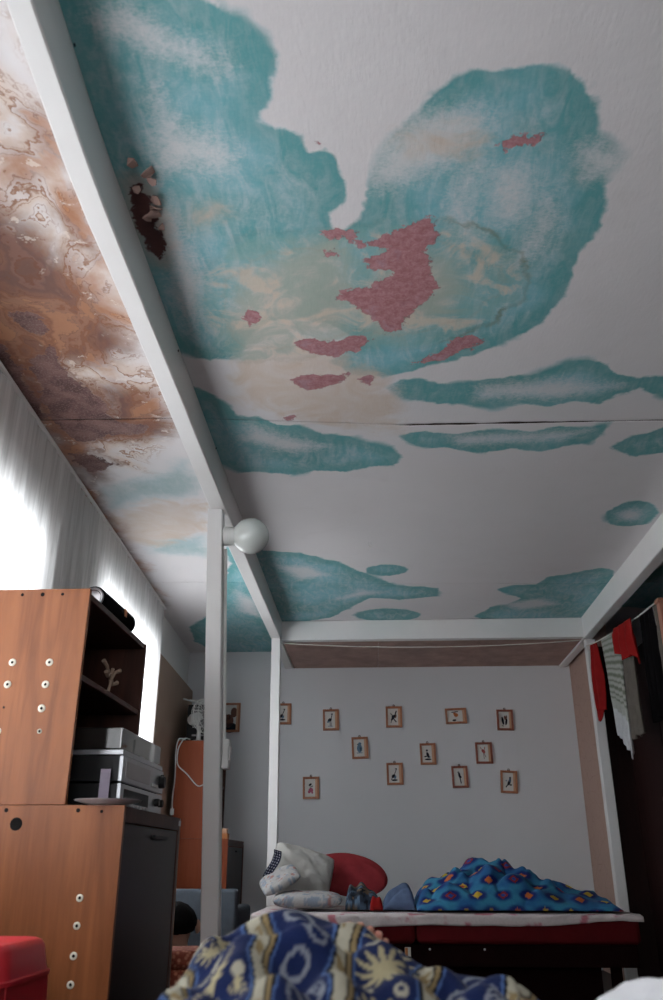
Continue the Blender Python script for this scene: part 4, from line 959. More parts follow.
ch = empty('person', (-0.852, 3.98, 0), 0.25, 'small black-haired person in a dark top sitting on the floor, back turned', 'person')
V = [(0, 0, .085), (0, -.005, .17), (0, -.015, .26), (0, -.015, .325), (0, -.005, .375), (0, .010, .43), (0, .015, .485),
     (.075, -.012, .325), (.115, .01, .235), (.095, .105, .175), (.07, .135, .16),
     (-.075, -.012, .325), (-.115, .01, .235), (-.095, .105, .175), (-.07, .135, .16),
     (.06, .015, .07), (.15, .12, .06), (.02, .19, .045), (-.03, .20, .04),
     (-.06, .015, .07), (-.15, .12, .06), (-.02, .225, .045), (.03, .24, .04)]
Ed = [(0, 1), (1, 2), (2, 3), (3, 4), (4, 5), (5, 6), (3, 7), (7, 8), (8, 9), (9, 10), (3, 11), (11, 12), (12, 13), (13, 14), (0, 15), (15, 16), (16, 17), (17, 18), (0, 19), (19, 20), (20, 21), (21, 22)]
Ra = [.085, .080, .078, .060, .036, .070, .066, .036, .030, .024, .018, .036, .030, .024, .018, .062, .045, .032, .022, .062, .045, .032, .022]
skin_body('body', V, Ed, Ra, M['skin'], ch)
# dark top: trunk and sleeves a little larger than the body
keep = [0, 1, 2, 3, 7, 8, 9, 11, 12, 13]
mp = {k: i for i, k in enumerate(keep)}
Vs = [V[k] for k in keep]; Vs[3] = (0, -.013, .335)
skin_body('shirt', Vs, [(mp[a], mp[b]) for a, b in Ed if a in mp and b in mp], [{0: .097, 1: .092, 2: .090, 3: .066}.get(k, Ra[k] + .009) for k in keep], M['dark_shirt'], ch)
keep = [0, 15, 16, 17, 19, 20, 21]; mp = {k: i for i, k in enumerate(keep)}
skin_body('trousers', [V[k] for k in keep], [(mp[a], mp[b]) for a, b in Ed if a in mp and b in mp], [.09] + [Ra[k] + .008 for k in keep[1:]], M['denim'], ch)
bm = bmesh.new(); bmesh.ops.create_uvsphere(bm, u_segments=28, v_segments=18, radius=1)
for v_ in bm.verts:
    x, y, z = v_.co
    n_ = 1 + 0.10 * float(vnoise(x * 5 + y * 3, z * 5, 2)) + 0.04 * float(vnoise(x * 14, z * 12 + y * 9, 5))
    q = Vector((x * .082 * n_, y * .088 * n_, z * .082 * n_))
    if y > 0.35 and z < 0.35: q.y *= 0.55          # open over the face
    if z < 0: q.z *= 0.62
    v_.co = q + Vector((0, 0.0, .468))
obj('hair', bm, M['hair'], ch, True)
for s in (-1, 1):
    bm = bmesh.new(); bmesh.ops.create_uvsphere(bm, u_segments=14, v_segments=10, radius=1)
    for v_ in bm.verts:
        x, y, z = v_.co
        v_.co = Vector((s * (.086 + x * .010 + max(0, -y) * .009), .004 + y * .015, .452 + z * .027 + y * -.004))
    obj('ear', bm, M['skin'], ch, True)
    bm = bmesh.new(); bmesh.ops.create_uvsphere(bm, u_segments=12, v_segments=8, radius=.009)
    bmesh.ops.translate(bm, verts=bm.verts, vec=(s * .026, .078, .455)); obj('eye', bm, M['white_plastic'], ch, True)
bm = bmesh.new(); tube(bm, [(0, .076, .455), (0, .090, .435), (0, .084, .428)], [.006, .010, .006], 10); obj('nose', bm, M['skin'], ch, True)
bm = bmesh.new(); tube(bm, [(-.018, .074, .408), (0, .080, .406), (.018, .074, .408)], [.003, .005, .003], 8); obj('mouth', bm, M['ink_red'], ch, True)

# ------------------------------------------------------------------ far bed
BX0, BX1, BY0, BY1 = -0.66, 1.345, 4.86, 5.82
bed = empty('bed', (0, 0, 0), label='low bed with dark red mattress below the framed pictures', cat='bed')
cushion('mattress', BX0, BX0 + 0.86, BY0, BY1, 0.318, 0.446, M['red_fabric'], bed, 0.03)
cushion('mattress', BX0 + 0.863, BX1, BY0, BY1, 0.318, 0.446, M['red_fabric'], bed, 0.03)
bbox_obj('base_board', (BX0 + 0.02, BX1 - 0.02, BY0 + 0.03, BY1 - 0.02, 0.215, 0.318), M['maroon_frame'], bed, 0.004)
for x in (BX0 + 0.06, BX1 - 0.12):
    for y in (BY0 + 0.12, BY1 - 0.08): bbox_obj('leg', (x - 0.025, x + 0.025, y - 0.025, y + 0.025, 0, 0.215), M['maroon_frame'], bed, 0.003)
bbox_obj('underbed_blocker', (BX0 + 0.10, 1.16, BY0 + 0.16, BY1 - 0.12, 0.002, 0.2145), M['maroon_frame'], bed, 0.004)  # dark box added to hide the lit floor under the bed
bm = bmesh.new(); box(bm, 0.142, 0.172, BY0 + 0.024, BY0 + 0.0285, 0.262, 0.304, 0.001); tg = obj('paper_tag', bm, M['paper'], bed)
bbox_obj('tag_stripe', (0.143, 0.157, BY0 + 0.0225, BY0 + 0.0245, 0.264, 0.302), M['orange_box'], tg, 0)
for x in (0.27, 0.55): 
    bm = bmesh.new(); lathe(bm, [(0, 0), (0.006, 0), (0.005, 0.003), (0, 0.004)], 10, Matrix.Translation((x, BY0 + 0.029, 0.295)) @ Matrix.Rotation(R(90), 4, 'X')); obj('bolt', bm, M['silver'], bed)

# bedsheet: pale pink flowers, hanging a little over the front edge
nx, ny = 260, 90
u = np.linspace(0, 1, nx); w = np.linspace(0, 1, ny)
U, W = np.meshgrid(u, w, indexing='ij')
X = BX0 + 0.005 + U * (BX1 - BX0 + 0.012)
drop = 0.036 + 0.075 * np.clip(0.7 - U, 0, 1) + 0.018 * fbm(U * 9, U * 0, 3) + 0.012 * np.sin(U * 11)
s = W * (0.93 + drop)                       # arc length from the back, forward
s0 = 0.93
Y = np.where(s < s0, BY1 - 0.01 - s, BY0 - 0.006 - 0.004 * np.sin(U * 60))
Y = np.minimum(Y, BY1 - 0.01); Yf = BY0 + 0.02
Z = np.where(s < s0, 0.4535, 0.4535 - (s - s0))
rnd_ = sstep(s0 - 0.03, s0 + 0.02, s)
Y = np.where(s < s0, Y, Y); Z = Z - 0.010 * rnd_ * (s < s0)
Z = Z + 0.006 * np.abs(fbm(X * 9, Y * 16, 5)) + 0.010 * sstep(0.75, 1, W) * np.abs(vnoise(X * 14, Y * 3, 7)) * (s < s0)
Y = Y - (s >= s0) * 0.008 * np.abs(vnoise(U * 24, W * 2, 4))
fl = fbm(X * 17, (Y + Z) * 17, 11, 3)
base = np.array(hexc('c9bfbe')); pinkc = np.array(hexc('b5717c'))
mk = sstep(0.10, 0.24, fl)[..., None]
cols = base * (1 - mk) + pinkc * mk
M['print_sheet'] = printed('floral_sheet', 0.85)
o = grid_obj('bedsheet', np.stack([X, Y, Z], -1), M['print_sheet'], None, cols, 0.003)
tag(o, 'pale sheet with pink flowers spread over the red mattress', 'sheet')

def pillow(name, mat, parent, loc, rot, w, d, h, seed=0, crump=0.012, cols=None, n=44, pw=2.6, disc=False):
    uu = np.linspace(-1, 1, n); A, B = np.meshgrid(uu, uu, indexing='ij')
    ed = np.clip((1 - np.abs(A) ** pw) * (1 - np.abs(B) ** pw), 0, 1) ** 0.45
    pinch = 1 - 0.10 * (np.abs(A) ** 2) * (np.abs(B) ** 2)
    sx = A * w / 2 * pinch * (1 - 0.05 * (1 - B ** 2)); sy = B * d / 2 * pinch * (1 - 0.05 * (1 - A ** 2))
    if disc:
        sx = A * np.sqrt(1 - B * B / 2) * w / 2; sy = B * np.sqrt(1 - A * A / 2) * d / 2
        ed = np.clip(1 - (A * A + B * B - A * A * B * B), 0, 1) ** .5
    cr = crump * (fbm(A * 2.2, B * 2.2, seed) * 1.4 + 0.35 * np.sin(7 * A + 9 * B + 6 * fbm(A * 2, B * 2, seed + 3)) * (1 - ed * .4) + 0.6 * np.abs(fbm(A * 4, B * 3, seed + 5)))
    top = np.stack([sx, sy, ed * (h / 2 + cr)], -1); bot = np.stack([sx, sy, -ed * (h / 2 + 0.5 * cr)], -1)
    V = np.concatenate([top.reshape(-1, 3), bot.reshape(-1, 3)])
    idx = np.arange(n * n).reshape(n, n)
    q1 = np.stack([idx[:-1, :-1], idx[1:, :-1], idx[1:, 1:], idx[:-1, 1:]], -1).reshape(-1, 4)
    F = np.concatenate([q1, q1[:, ::-1] + n * n])
    me = bpy.data.meshes.new(name); me.from_pydata(V.tolist(), [], F.tolist()); me.update()
    bm = bmesh.new(); bm.from_mesh(me); bmesh.ops.remove_doubles(bm, verts=bm.verts, dist=1e-5); bm.to_mesh(me); bm.free()
    me.polygons.foreach_set('use_smooth', [True] * len(me.polygons))
    if cols is not None:
        co = np.empty(len(me.vertices) * 3); me.vertices.foreach_get('co', co); co = co.reshape(-1, 3)
        c4 = np.ones((len(co), 4)); c4[:, :3] = cols(co)
        ca = me.color_attributes.new('print', 'FLOAT_COLOR', 'POINT'); ca.data.foreach_set('color', c4.ravel().astype(np.float32))
    me.materials.append(mat)
    o = bpy.data.objects.new(name, me); o.location = loc; o.rotation_euler = rot
    return link(o, parent)

pw_ = empty('pillow', (0, 0, 0), label='plump grey-white pillow with a navy dotted end leaning on the thin post', cat='pillow')
body = pillow('pillow_body', M['grey_linen'], pw_, (-0.45, 5.50, 0.645), (R(62), R(16), R(8)), 0.40, 0.32, 0.17, 3, 0.02)
def navy_dots(co):
    a = np.floor(co[:, 0] / 0.012) + np.floor(co[:, 1] / 0.012)
    dx = (co[:, 0] / 0.014) % 1 - .5; dy = (co[:, 1] / 0.014) % 1 - .5
    m = (dx * dx + dy * dy < 0.05)[:, None]
    return np.where(m, np.array([.35, .36, .42]), np.array([.008, .010, .028]))
M['print_plain'] = printed('printed_cloth')
uu = np.linspace(0, 1, 40); A, B = np.meshgrid(uu, np.linspace(0, 1, 16), indexing='ij')
P = np.stack([-0.600 - 0.052 * A + 0.045 * B + 0.01 * np.sin(A * 5), 5.36 + 0.012 * np.sin(A * 6 + B), 0.775 - 0.150 * A - 0.012 * B], -1)
cl = navy_dots(np.stack([A.ravel() * .15, B.ravel() * .045], -1)).reshape(40, 16, 3)
grid_obj('navy_band', P, M['print_plain'], pw_, cl, 0.004)

def floral(co):
    f1 = fbm(co[:, 0] * 45, co[:, 1] * 45, 3); f2 = fbm(co[:, 0] * 40 + 9, co[:, 1] * 40, 8)
    c = np.tile(np.array(hexc('a09e9d')), (len(co), 1))
    c = np.where((f1 > .12)[:, None], np.array(hexc('7d8693')), c); c = np.where((f2 > .20)[:, None], np.array(hexc('96706c')), c)
    return c
o = pillow('pillow', M['print_plain'], None, (-0.385, 5.20, 0.512), (R(2), 0, R(4)), 0.41, 0.34, 0.088, 6, 0.012, floral)
tag(o, 'flat floral pillow lying under the plump grey pillow', 'pillow')
o = pillow('pillow', M['print_plain'], None, (-0.548, 5.235, 0.612), (R(18), R(-26), R(10)), 0.24, 0.22, 0.075, 16, 0.016, floral)
tag(o, 'small crumpled floral pillow stacked by the thin post', 'pillow')
o = pillow('cushion', M['red_pillow'], None, (-0.165, 5.69, 0.634), (R(64), R(9), R(0)), 0.48, 0.27, 0.085, 9, 0.010, disc=True)
tag(o, 'round-cornered red cushion propped behind the pillows', 'cushion')

def heap(name, x0, x1, y0, y1, zb, hfun, mat, label, cat, colf=None, n=(90, 50), thick=0.006, parent=None):
    X, Y = np.meshgrid(np.linspace(x0, x1, n[0]), np.linspace(y0, y1, n[1]), indexing='ij')
    U = (X - x0) / (x1 - x0); W = (Y - y0) / (y1 - y0)
    Z = zb + hfun(X, Y, U, W)
    o = grid_obj(name, np.stack([X, Y, Z], -1), mat, parent, None if colf is None else colf(X, Y, Z), thick)
    if label: tag(o, label, cat)
    return o
def round_env(U, W, p=2.2):
    return np.clip(1 - np.abs(2 * U - 1) ** p, 0, 1) ** .5 * np.clip(1 - np.abs(2 * W - 1) ** p, 0, 1) ** .5

def dk(X, Y, Z):
    f = fbm(X * 30, Y * 30 + Z * 30, 4); g = fbm(X * 20 + 3, Y * 20 + Z * 22, 9)
    c = np.tile(np.array(hexc('2b3442')), X.shape + (1,))
    c = np.where((f > .08)[..., None], np.array(hexc('54697f')), c); c = np.where((g > .14)[..., None], np.array(hexc('6b5a45')), c); c = np.where((f < -.17)[..., None], np.array(hexc('1a1a20')), c)
    return c
jk = empty('bundled_garment', (0, 0, 0), label='dark checked garment rolled up against the red cushion', cat='clothing')
heap('roll', -0.172, 0.030, 5.085, 5.44, 0.468, lambda X, Y, U, W: round_env(U, W) * (0.165 - 0.085 * U + 0.026 * np.sin(U * 17) * (1 - U) + 0.03 * fbm(X * 12, Y * 12, 3)), M['print_plain'], None, None, dk, parent=jk)
heap('red_collar', -0.035, 0.035, 5.02, 5.075, 0.468, lambda X, Y, U, W: round_env(U, W) * (0.070 + 0.01 * np.sin(U * 9)), M['bright_red'], None, None, None, (24, 16), parent=jk)
dn = empty('denim_garment', (0, 0, 0), label='light blue denim garment lying beside the patterned blue blanket', cat='clothing')
heap('fold', 0.035, 0.212, 5.08, 5.40, 0.468, lambda X, Y, U, W: round_env(U, W, 3) * (0.060 + 0.075 * U ** 1.3 + 0.028 * np.sin((X * .8 - Y) * 40 + 3 * fbm(X * 8, Y * 8, 2)) + 0.02 * fbm(X * 10, Y * 10, 5)), M['denim'], None, None, parent=dn)

# blue blanket over the far bed, rumpled lengthwise
def bl_h(X, Y, U, W):
    ux = np.array([0, .03, .10, .20, .30, .38, .46, .56, .66, .76, .88, .96, 1.0])
    hx = np.array([0.01, .095, .140, .172, .208, .228, .218, .188, .150, .108, .085, .070, 0.02])
    h = np.interp(U, ux, hx)
    prof = np.clip(1 - np.abs(2 * W - 1) ** 2.2, 0, 1) ** .62
    wx = X + .05 * fbm(X * 5, Y * 5, 12); wy = Y + .05 * fbm(X * 5 + 4, Y * 5, 13)
    ridge = 0.5 + 0.5 * np.sin(2 * ((wx * 9 + wy * 15) + 4 * fbm(wx * 2.5, wy * 2.5, 2)))
    ridge2 = 0.5 + 0.5 * np.sin(2 * ((wx * 17 - wy * 8) + 3 * fbm(wx * 3, wy * 3, 21)))
    fo = 0.046 * (ridge - .5) + 0.034 * (ridge2 - .5) + 0.045 * fbm(X * 7, Y * 7, 6) + 0.030 * fbm(X * 18, Y * 16, 8)
    Hh = np.maximum(0.004, h * prof + fo * np.minimum(1, h / .16) * prof)
    cre = np.exp(-(np.sin(wx * 13 + wy * 6 + 5 * fbm(wx * 3, wy * 3, 51)) / .22) ** 2) + .7 * np.exp(-(np.sin(wx * 8 - wy * 14 + 4 * fbm(wx * 3, wy * 3, 57)) / .2) ** 2)
    Hh = np.maximum(0.004, Hh - 0.022 * cre * prof * np.minimum(1, h / .12))
    for _ in range(6):
        Hh[1:-1, 1:-1] = (Hh[1:-1, 1:-1] * 2 + Hh[:-2, 1:-1] + Hh[2:, 1:-1] + Hh[1:-1, :-2] + Hh[1:-1, 2:]) / 6
    return Hh
def bl_c(X, Y, Z):
    v = Y * 0.9 + Z * 1.1
    cell = 0.135
    gx = (X + .03 * fbm(X * 6, v * 6, 31)) / cell; gy = (v + .03 * fbm(X * 6, v * 6, 33)) / cell
    row = np.floor(gy); gx = gx + 0.5 * (row % 2)
    cx = np.floor(gx); fx = gx - cx - .5; fy = gy - row - .5
    f = fbm(X * 10, v * 10, 3)
    base = np.array(hexc('2b6396'))[None, None] * (1 - sstep(-.2, .25, f)[..., None]) + np.array(hexc('3a86a8'))[None, None] * sstep(-.2, .25, f)[..., None]
    rr_ = np.sqrt(fx * fx + fy * fy) + 0.10 * fbm(X * 25, v * 25, 9)
    nv = (1 - sstep(.26, .46, rr_ + 0.16 * fbm(X * 14, v * 14, 41)))[..., None]
    c = base * (1 - nv) + np.array(hexc('1d2c70')) * nv
    dm = np.abs(fx) * 1.25 + np.abs(fy)
    h = np.sin(cx * 12.9 + row * 78.2) * 43758.5; h = h - np.floor(h)
    ring = (dm < .27) & (dm > .14); ctr = dm < .14
    yc, rc, oc, pc = (np.array(hexc(q)) for q in ('cfae3a', 'b03a30', 'c46a34', '5c3a78'))
    full = dm < .24
    c = np.where((full & (h < .35))[..., None], yc, c)
    c = np.where((ring & (h >= .35) & (h < .6))[..., None], yc, c); c = np.where((ctr & (h >= .35) & (h < .6))[..., None], rc, c)
    c = np.where((ring & (h >= .6) & (h < .85))[..., None], rc * .6, c); c = np.where((ctr & (h >= .6) & (h < .85))[..., None], np.array(hexc('2a4a9a')), c)
    c = np.where((full & (h >= .85))[..., None], oc, c)
    return c * 0.85
heap('patterned_blanket', 0.215, 1.285, 4.92, 5.70, 0.470, bl_h, M['print_plain'], 'rumpled bright blue blanket with yellow and red diamonds on the far bed', 'blanket', bl_c, (300, 190), 0.005)

# ------------------------------------------------------------------ near bed with the navy sun blanket
nb = empty('bed', (0, 0, 0), label='bed at the very front covered by the navy sun blanket', cat='bed')
cushion('mattress', -0.30, 0.80, -1.0, 1.50, 0.27, 0.448, M['grey_linen'], nb, 0.03)
bbox_obj('bed_frame', (-0.29, 0.79, -0.99, 1.49, 0.16, 0.27), M['maroon_frame'], nb, 0.004)
for x in (-0.25, 0.75):
    for y in (-0.95, 1.44): bbox_obj('leg', (x - 0.03, x + 0.03, y - 0.03, y + 0.03, 0, 0.16), M['maroon_frame'], nb, 0.003)

SX = np.array([-.305, -.296, -.285, -.258, -.252, -.234, -.209, -.176, -.15, -.123, -.103, -.076, -.042, -.009, .03, .055, .081, .132, .183, .215, .26, .34, .45])
SZ = np.array([.460, .480, .505, .544, .561, .590, .614, .635, .646, .652, .650, .640, .630, .620, .603, .586, .578, .572, .565, .540, .515, .490, .462])
nx, ny = 330, 320
xs = np.linspace(-0.305, 0.45, nx); ysn = np.linspace(0.50, 1.315, ny)
X, Y = np.meshgrid(xs, ysn, indexing='ij')
sil = np.interp(xs, SX, SZ)
ker = np.hanning(9); ker /= ker.sum(); sil = np.convolve(np.pad(sil, 4, mode='edge'), ker, 'valid')
sil = sil[:, None]
g = np.where(Y < 1.25, 0.30 + 0.70 * sstep(0.93, 1.25, Y), 1 - sstep(1.25, 1.325, Y) ** 1.3)
lo_ = np.minimum(sil - 0.002, 0.462 + 0.085 * np.exp(-((X + .034) / .05) ** 4))
base0 = np.where(Y < 1.25, np.minimum(sil, 0.535), lo_)
Z = base0 + (sil - base0) * g
def ga(cx, cy, sx, sy): return np.exp(-((X - cx) / sx) ** 2 - ((Y - cy) / sy) ** 2)
Z = Z - 0.075 * ga(-.150, 1.190, .045, .026) - 0.045 * ga(-.10, 1.170, .05, .020) + 0.026 * ga(-.13, 1.115, .075, .02) + 0.012 * ga(-.215, 1.13, .02, .08) - 0.020 * ga(-.185, 1.16, .014, .05)
inz = sstep(0.0, .05, 1.25 - Y) * np.clip((X + .30) / .06, 0, 1)
Z = Z + inz * (0.010 * np.sin(X * 62 + Y * 34 + 5 * fbm(X * 5, Y * 5, 3)) + 0.020 * fbm(X * 9, Y * 9, 4) + 0.008 * np.sin(X * 30 - Y * 70))
Z = np.maximum(Z, 0.4560 + 0.085 * np.exp(-((X + .036) / .055) ** 4))
fl_ = sstep(.165, .215, X) * sstep(1.24, 1.18, Y) if False else sstep(.165, .215, X) * (1 - sstep(1.19, 1.25, Y))
Z = Z * (1 - fl_) + 0.458 * fl_
def navy_print(X, Y, Z):
    # cloth coordinates: u across the bands, v along them (arc length front to back)
    dy = np.gradient(Y, axis=1); dz = np.gradient(Z, axis=1)
    v = np.cumsum(np.sqrt(dy ** 2 + dz ** 2), axis=1); v = v - v[:, [int(np.argmin(np.abs(ysn - 1.25)))]]
    dx = np.gradient(X, axis=0); dzx = np.gradient(Z, axis=0)
    u = np.cumsum(np.sqrt(dx ** 2 + dzx ** 2), axis=0); u = u - u[[int(np.argmin(np.abs(xs)))], :]
    u = u + 0.30 * (v + .08) * np.clip(-u * 4, 0, 1) - 0.10 * v
    navy, cream, gold, black, grey, lb = (np.array(hexc(q)) for q in ('1c2a58', 'c3bda9', '9c8760', '14151e', '8f949f', '5572a8'))
    col = np.tile(navy, X.shape + (1,)).astype(float)
    m = fbm(u * 30, v * 30, 5)
    col = col * (1 + 0.35 * m[..., None])
    per = 0.118
    q = (u + 0.055) % per
    bands = [(0.000, 0.004, lb), (0.004, 0.008, black), (0.008, 0.026, cream), (0.026, 0.029, black), (0.029, 0.035, gold), (0.035, 0.039, black), (0.039, 0.042, lb)]
    # glyphs on the navy ground
    def disc(cu, cv, r0, r1, c, jag=0, n=14):
        nonlocal col
        a = np.arctan2(v - cv, u - cu); rr_ = np.hypot(u - cu, v - cv)
        k = rr_ < (r1 * (1 - jag * (0.5 + 0.5 * np.cos(a * n))) if jag else r1)
        k &= rr_ >= r0
        col[k] = c
    sun = lambda cu, cv, r: disc(cu, cv, 0, r, np.array(hexc('c4b893')), .62, 12)
    for k in range(-3, 4):
        c0 = -0.055 + per * k + 0.042 + 0.038
        for j in range(-4, 3):
            cv = -0.050 + j * 0.105 + (0.02 if k % 2 else 0)
            t_ = (k + 2 * j) % 3
            if k == 0:
                sun(c0 + .0, cv, .040); disc(c0 - .022, cv - .052, 0.007, .012, cream); disc(c0 + .022, cv + .047, .004, .009, cream)
            elif k % 2:
                disc(c0 - .004, cv + .004, .014, .021, grey); disc(c0 + .020, cv - .042, .008, .013, grey); disc(c0 - .026, cv - .040, 0, .010, cream)
                disc(c0 + .015, cv + .050, .010, .0145, grey)
                k2 = (np.abs((u - c0 + .01) * 1.3 + (v - cv + .045)) < .004) & (np.abs(v - cv + .045) < .022); col[k2] = grey
            else:
                sun(c0 - .008, cv + .01, .026); disc(c0 + .02, cv - .035, 0, .010, cream); disc(c0 - .02, cv - .045, .006, .011, cream); sun(c0 + .018, cv + .05, .015)
    for a, b, c in bands:
        k = (q >= a) & (q < b); col[k] = c * (1 + 0.25 * m[k][:, None])
    k = (q >= .010) & (q < .024) & (((v / .05) % 1) < .45) & (m > -.05); col[k] = gold
    return np.clip(col * 0.68, 0, 1)
o = grid_obj('sun_blanket', np.stack([X, Y, Z], -1), printed('navy_fleece', 0.95, 300, 0.6), None, navy_print(X, Y, Z), 0.006)
tag(o, 'navy fleece blanket with cream suns and striped bands heaped at the front', 'blanket')

o = pillow('pillow', M['white_linen'], None, (0.392, 1.06, 0.528), (R(3), R(-4), R(4)), 0.34, 0.30, 0.125, 21, 0.022)
tag(o, 'white pillow at the bottom edge beside the navy sun blanket', 'pillow')

# bare foot past the hem of the navy blanket
ft = empty('person', (0, 0, 0), label='bare toes of a person poking out past the navy sun blanket', cat='person')
V = [(-.030, 1.385, .487), (-.030, 1.392, .520), (-.024, 1.392, .560), (-.020, 1.386, .592),
     (-.040, 1.382, .612), (-.041, 1.376, .630),
     (-.024, 1.383, .612), (-.024, 1.377, .628), (-.011, 1.384, .609), (-.010, 1.379, .623), (.001, 1.386, .604), (.003, 1.381, .616), (.012, 1.388, .597), (.014, 1.384, .607),
     (-.032, 1.345, .492), (-.034, 1.20, .498), (-.04, 0.95, .498)]
Ed = [(0, 1), (1, 2), (2, 3), (3, 4), (4, 5), (3, 6), (6, 7), (3, 8), (8, 9), (3, 10), (10, 11), (3, 12), (12, 13), (0, 14), (14, 15), (15, 16)]
Ra = [.026, .028, .030, .027, .0105, .0105, .0075, .0075, .007, .007, .0065, .0065, .006, .006, .027, .030, .030]
skin_body('body', V, Ed, Ra, M['foot_skin'], ft)

# ------------------------------------------------------------------ framed pictures
PICS = [  # x, z, width, height, tilt in degrees, motif, frame
 (-0.335, 1.750, 0.128, 0.166, 1, 'crane', 'frame_wood', 'long-legged crane'), (0.169, 1.769, 0.130, 0.166, 0, 'rooster', 'frame_wood', 'dark long-tailed bird'),
 (-0.105, 1.532, 0.130, 0.166, 2, 'owl', 'frame_wood', 'grey-blue bird'), (0.164, 1.335, 0.128, 0.164, 1, 'heron', 'frame_wood', 'black and white heron'),
 (-0.490, 1.234, 0.128, 0.164, 1, 'flower', 'frame_wood', 'pink flower'), (0.427, 1.483, 0.124, 0.162, 1, 'duck', 'frame_wood', 'dark bird on water'),
 (0.662, 1.773, 0.168, 0.122, 2, 'poppy', 'frame_wood', 'orange-red blossom'), (1.047, 1.739, 0.128, 0.162, -1, 'pair', 'frame_red', 'pair of dark birds'),
 (0.864, 1.488, 0.130, 0.162, 0, 'stork', 'frame_red', 'red wading bird'), (0.666, 1.310, 0.124, 0.162, 1, 'wren', 'frame_red', 'thin upright bird'),
 (1.040, 1.272, 0.128, 0.166, -3, 'magpie', 'frame_wood', 'perched dark bird'), (-0.722, 1.800, 0.135, 0.166, 0, 'heron', 'frame_wood', None), (-1.143, 1.775, 0.150, 0.230, 0, 'portrait', 'frame_wood', None)]
def blob(bm, pts, y=0):
    a = [bm.verts.new((x, 0.0, z)) for x, z in pts]; b = [bm.verts.new((x, -0.0008, z)) for x, z in pts]
    n = len(pts); bm.faces.new(list(reversed(b)))
    for k in range(n): bm.faces.new((a[k], a[(k + 1) % n], b[(k + 1) % n], b[k]))
def ell(cx, cz, rx, rz, a=0, n=12):
    return [(cx + rx * math.cos(t) * math.cos(a) - rz * math.sin(t) * math.sin(a), cz + rx * math.cos(t) * math.sin(a) + rz * math.sin(t) * math.cos(a)) for t in [2 * math.pi * k / n for k in range(n)]]
def bar(x0, z0, x1, z1, w):
    d = math.hypot(x1 - x0, z1 - z0); px, pz = -(z1 - z0) / d * w / 2, (x1 - x0) / d * w / 2
    return [(x0 + px, z0 + pz), (x0 - px, z0 - pz), (x1 - px, z1 - pz), (x1 + px, z1 + pz)]
MOTIF = {
 'crane': [('ink_black', [ell(-.004, .0, .013, .009, .5), bar(.004, .006, .010, .032, .004), ell(.009, .034, .006, .004), bar(-.004, -.006, -.002, -.036, .003), bar(.002, -.006, .006, -.036, .003)]), ('ink_blue', [ell(-.012, -.008, .010, .006, .9), bar(-.016, -.037, .014, -.037, .003)])],
 'rooster': [('ink_black', [ell(0, .002, .012, .010, .6), bar(.008, .008, .018, .036, .007), bar(-.006, .010, -.018, .022, .005), ell(-.008, -.012, .010, .006, 1.0), bar(.0, -.008, .016, -.030, .006), bar(-.010, -.018, -.016, -.034, .004)]), ('ink_brown', [ell(.014, .004, .004, .012, -.3)])],
 'owl': [('ink_blue', [ell(0, -.002, .016, .024), ell(.002, .024, .010, .008), bar(-.018, -.028, .016, -.028, .004)]), ('ink_black', [ell(.006, -.006, .005, .014, .2), ell(-.010, .020, .004, .003)])],
 'heron': [('ink_black', [ell(-.006, -.012, .012, .009, .7), bar(.0, -.004, .012, .026, .004), ell(.010, .028, .006, .003), bar(-.014, -.020, -.018, -.034, .004), ell(0, -.034, .018, .005)]), ('ink_blue', [ell(.004, -.018, .006, .010, -.3)])],
 'flower': [('ink_pink', [ell(.002, -.012, .014, .012), ell(-.008, -.022, .008, .008), ell(.010, -.026, .006, .006)]), ('ink_black', [bar(0, -.004, -.004, .020, .003), ell(-.002, .018, .010, .006, .6), ell(.008, .008, .006, .003, .8)])],
 'duck': [('ink_black', [ell(.002, -.006, .008, .018, .3), ell(-.002, .020, .006, .006), ell(-.012, -.014, .008, .004, .3), ell(.002, -.030, .020, .005)]), ('ink_blue', [ell(.012, -.018, .006, .004)])],
 'poppy': [('ink_orange', [ell(.004, .006, .013, .011), ell(-.004, .014, .009, .006)]), ('ink_black', [ell(-.008, -.024, .012, .006), bar(-.022, .022, .018, .026, .005)])],
 'pair': [('ink_black', [ell(-.010, -.004, .007, .024, .15), ell(.010, -.010, .006, .020, -.2), bar(-.016, -.032, -.006, -.036, .004)]), ('ink_brown', [ell(.004, .012, .006, .014, .2), ell(.012, .018, .004, .010)])],
 'stork': [('ink_red', [ell(0, .010, .009, .013, .7), bar(.006, .018, .010, .034, .004), bar(-.010, .020, -.016, .032, .004)]), ('ink_brown', [bar(.0, .0, .002, -.034, .003), bar(.004, .0, .012, -.024, .003)])],
 'wren': [('ink_black', [ell(.0, .012, .006, .016, .1), bar(.002, .0, .008, -.036, .006), bar(-.008, .022, -.004, .032, .004), ell(.006, .0, .006, .008)])],
 'magpie': [('ink_black', [ell(.004, -.002, .008, .020, -.45), bar(-.004, -.014, -.016, -.030, .006), ell(.010, .022, .006, .006), ell(.012, -.016, .008, .004)]), ('ink_blue', [ell(.008, .010, .005, .012, .1), ell(-.012, .006, .005, .003)])],
 'portrait': [('ink_brown', [ell(-.01, -.02, .030, .04), ell(.02, .03, .02, .03)]), ('ink_black', [ell(.0, -.06, .045, .03), ell(-.02, .0, .02, .018)])],
}
ORD = {11: 'small wooden framed picture half hidden behind the thin post', 12: 'larger dark wooden framed picture half hidden behind the thick post'}
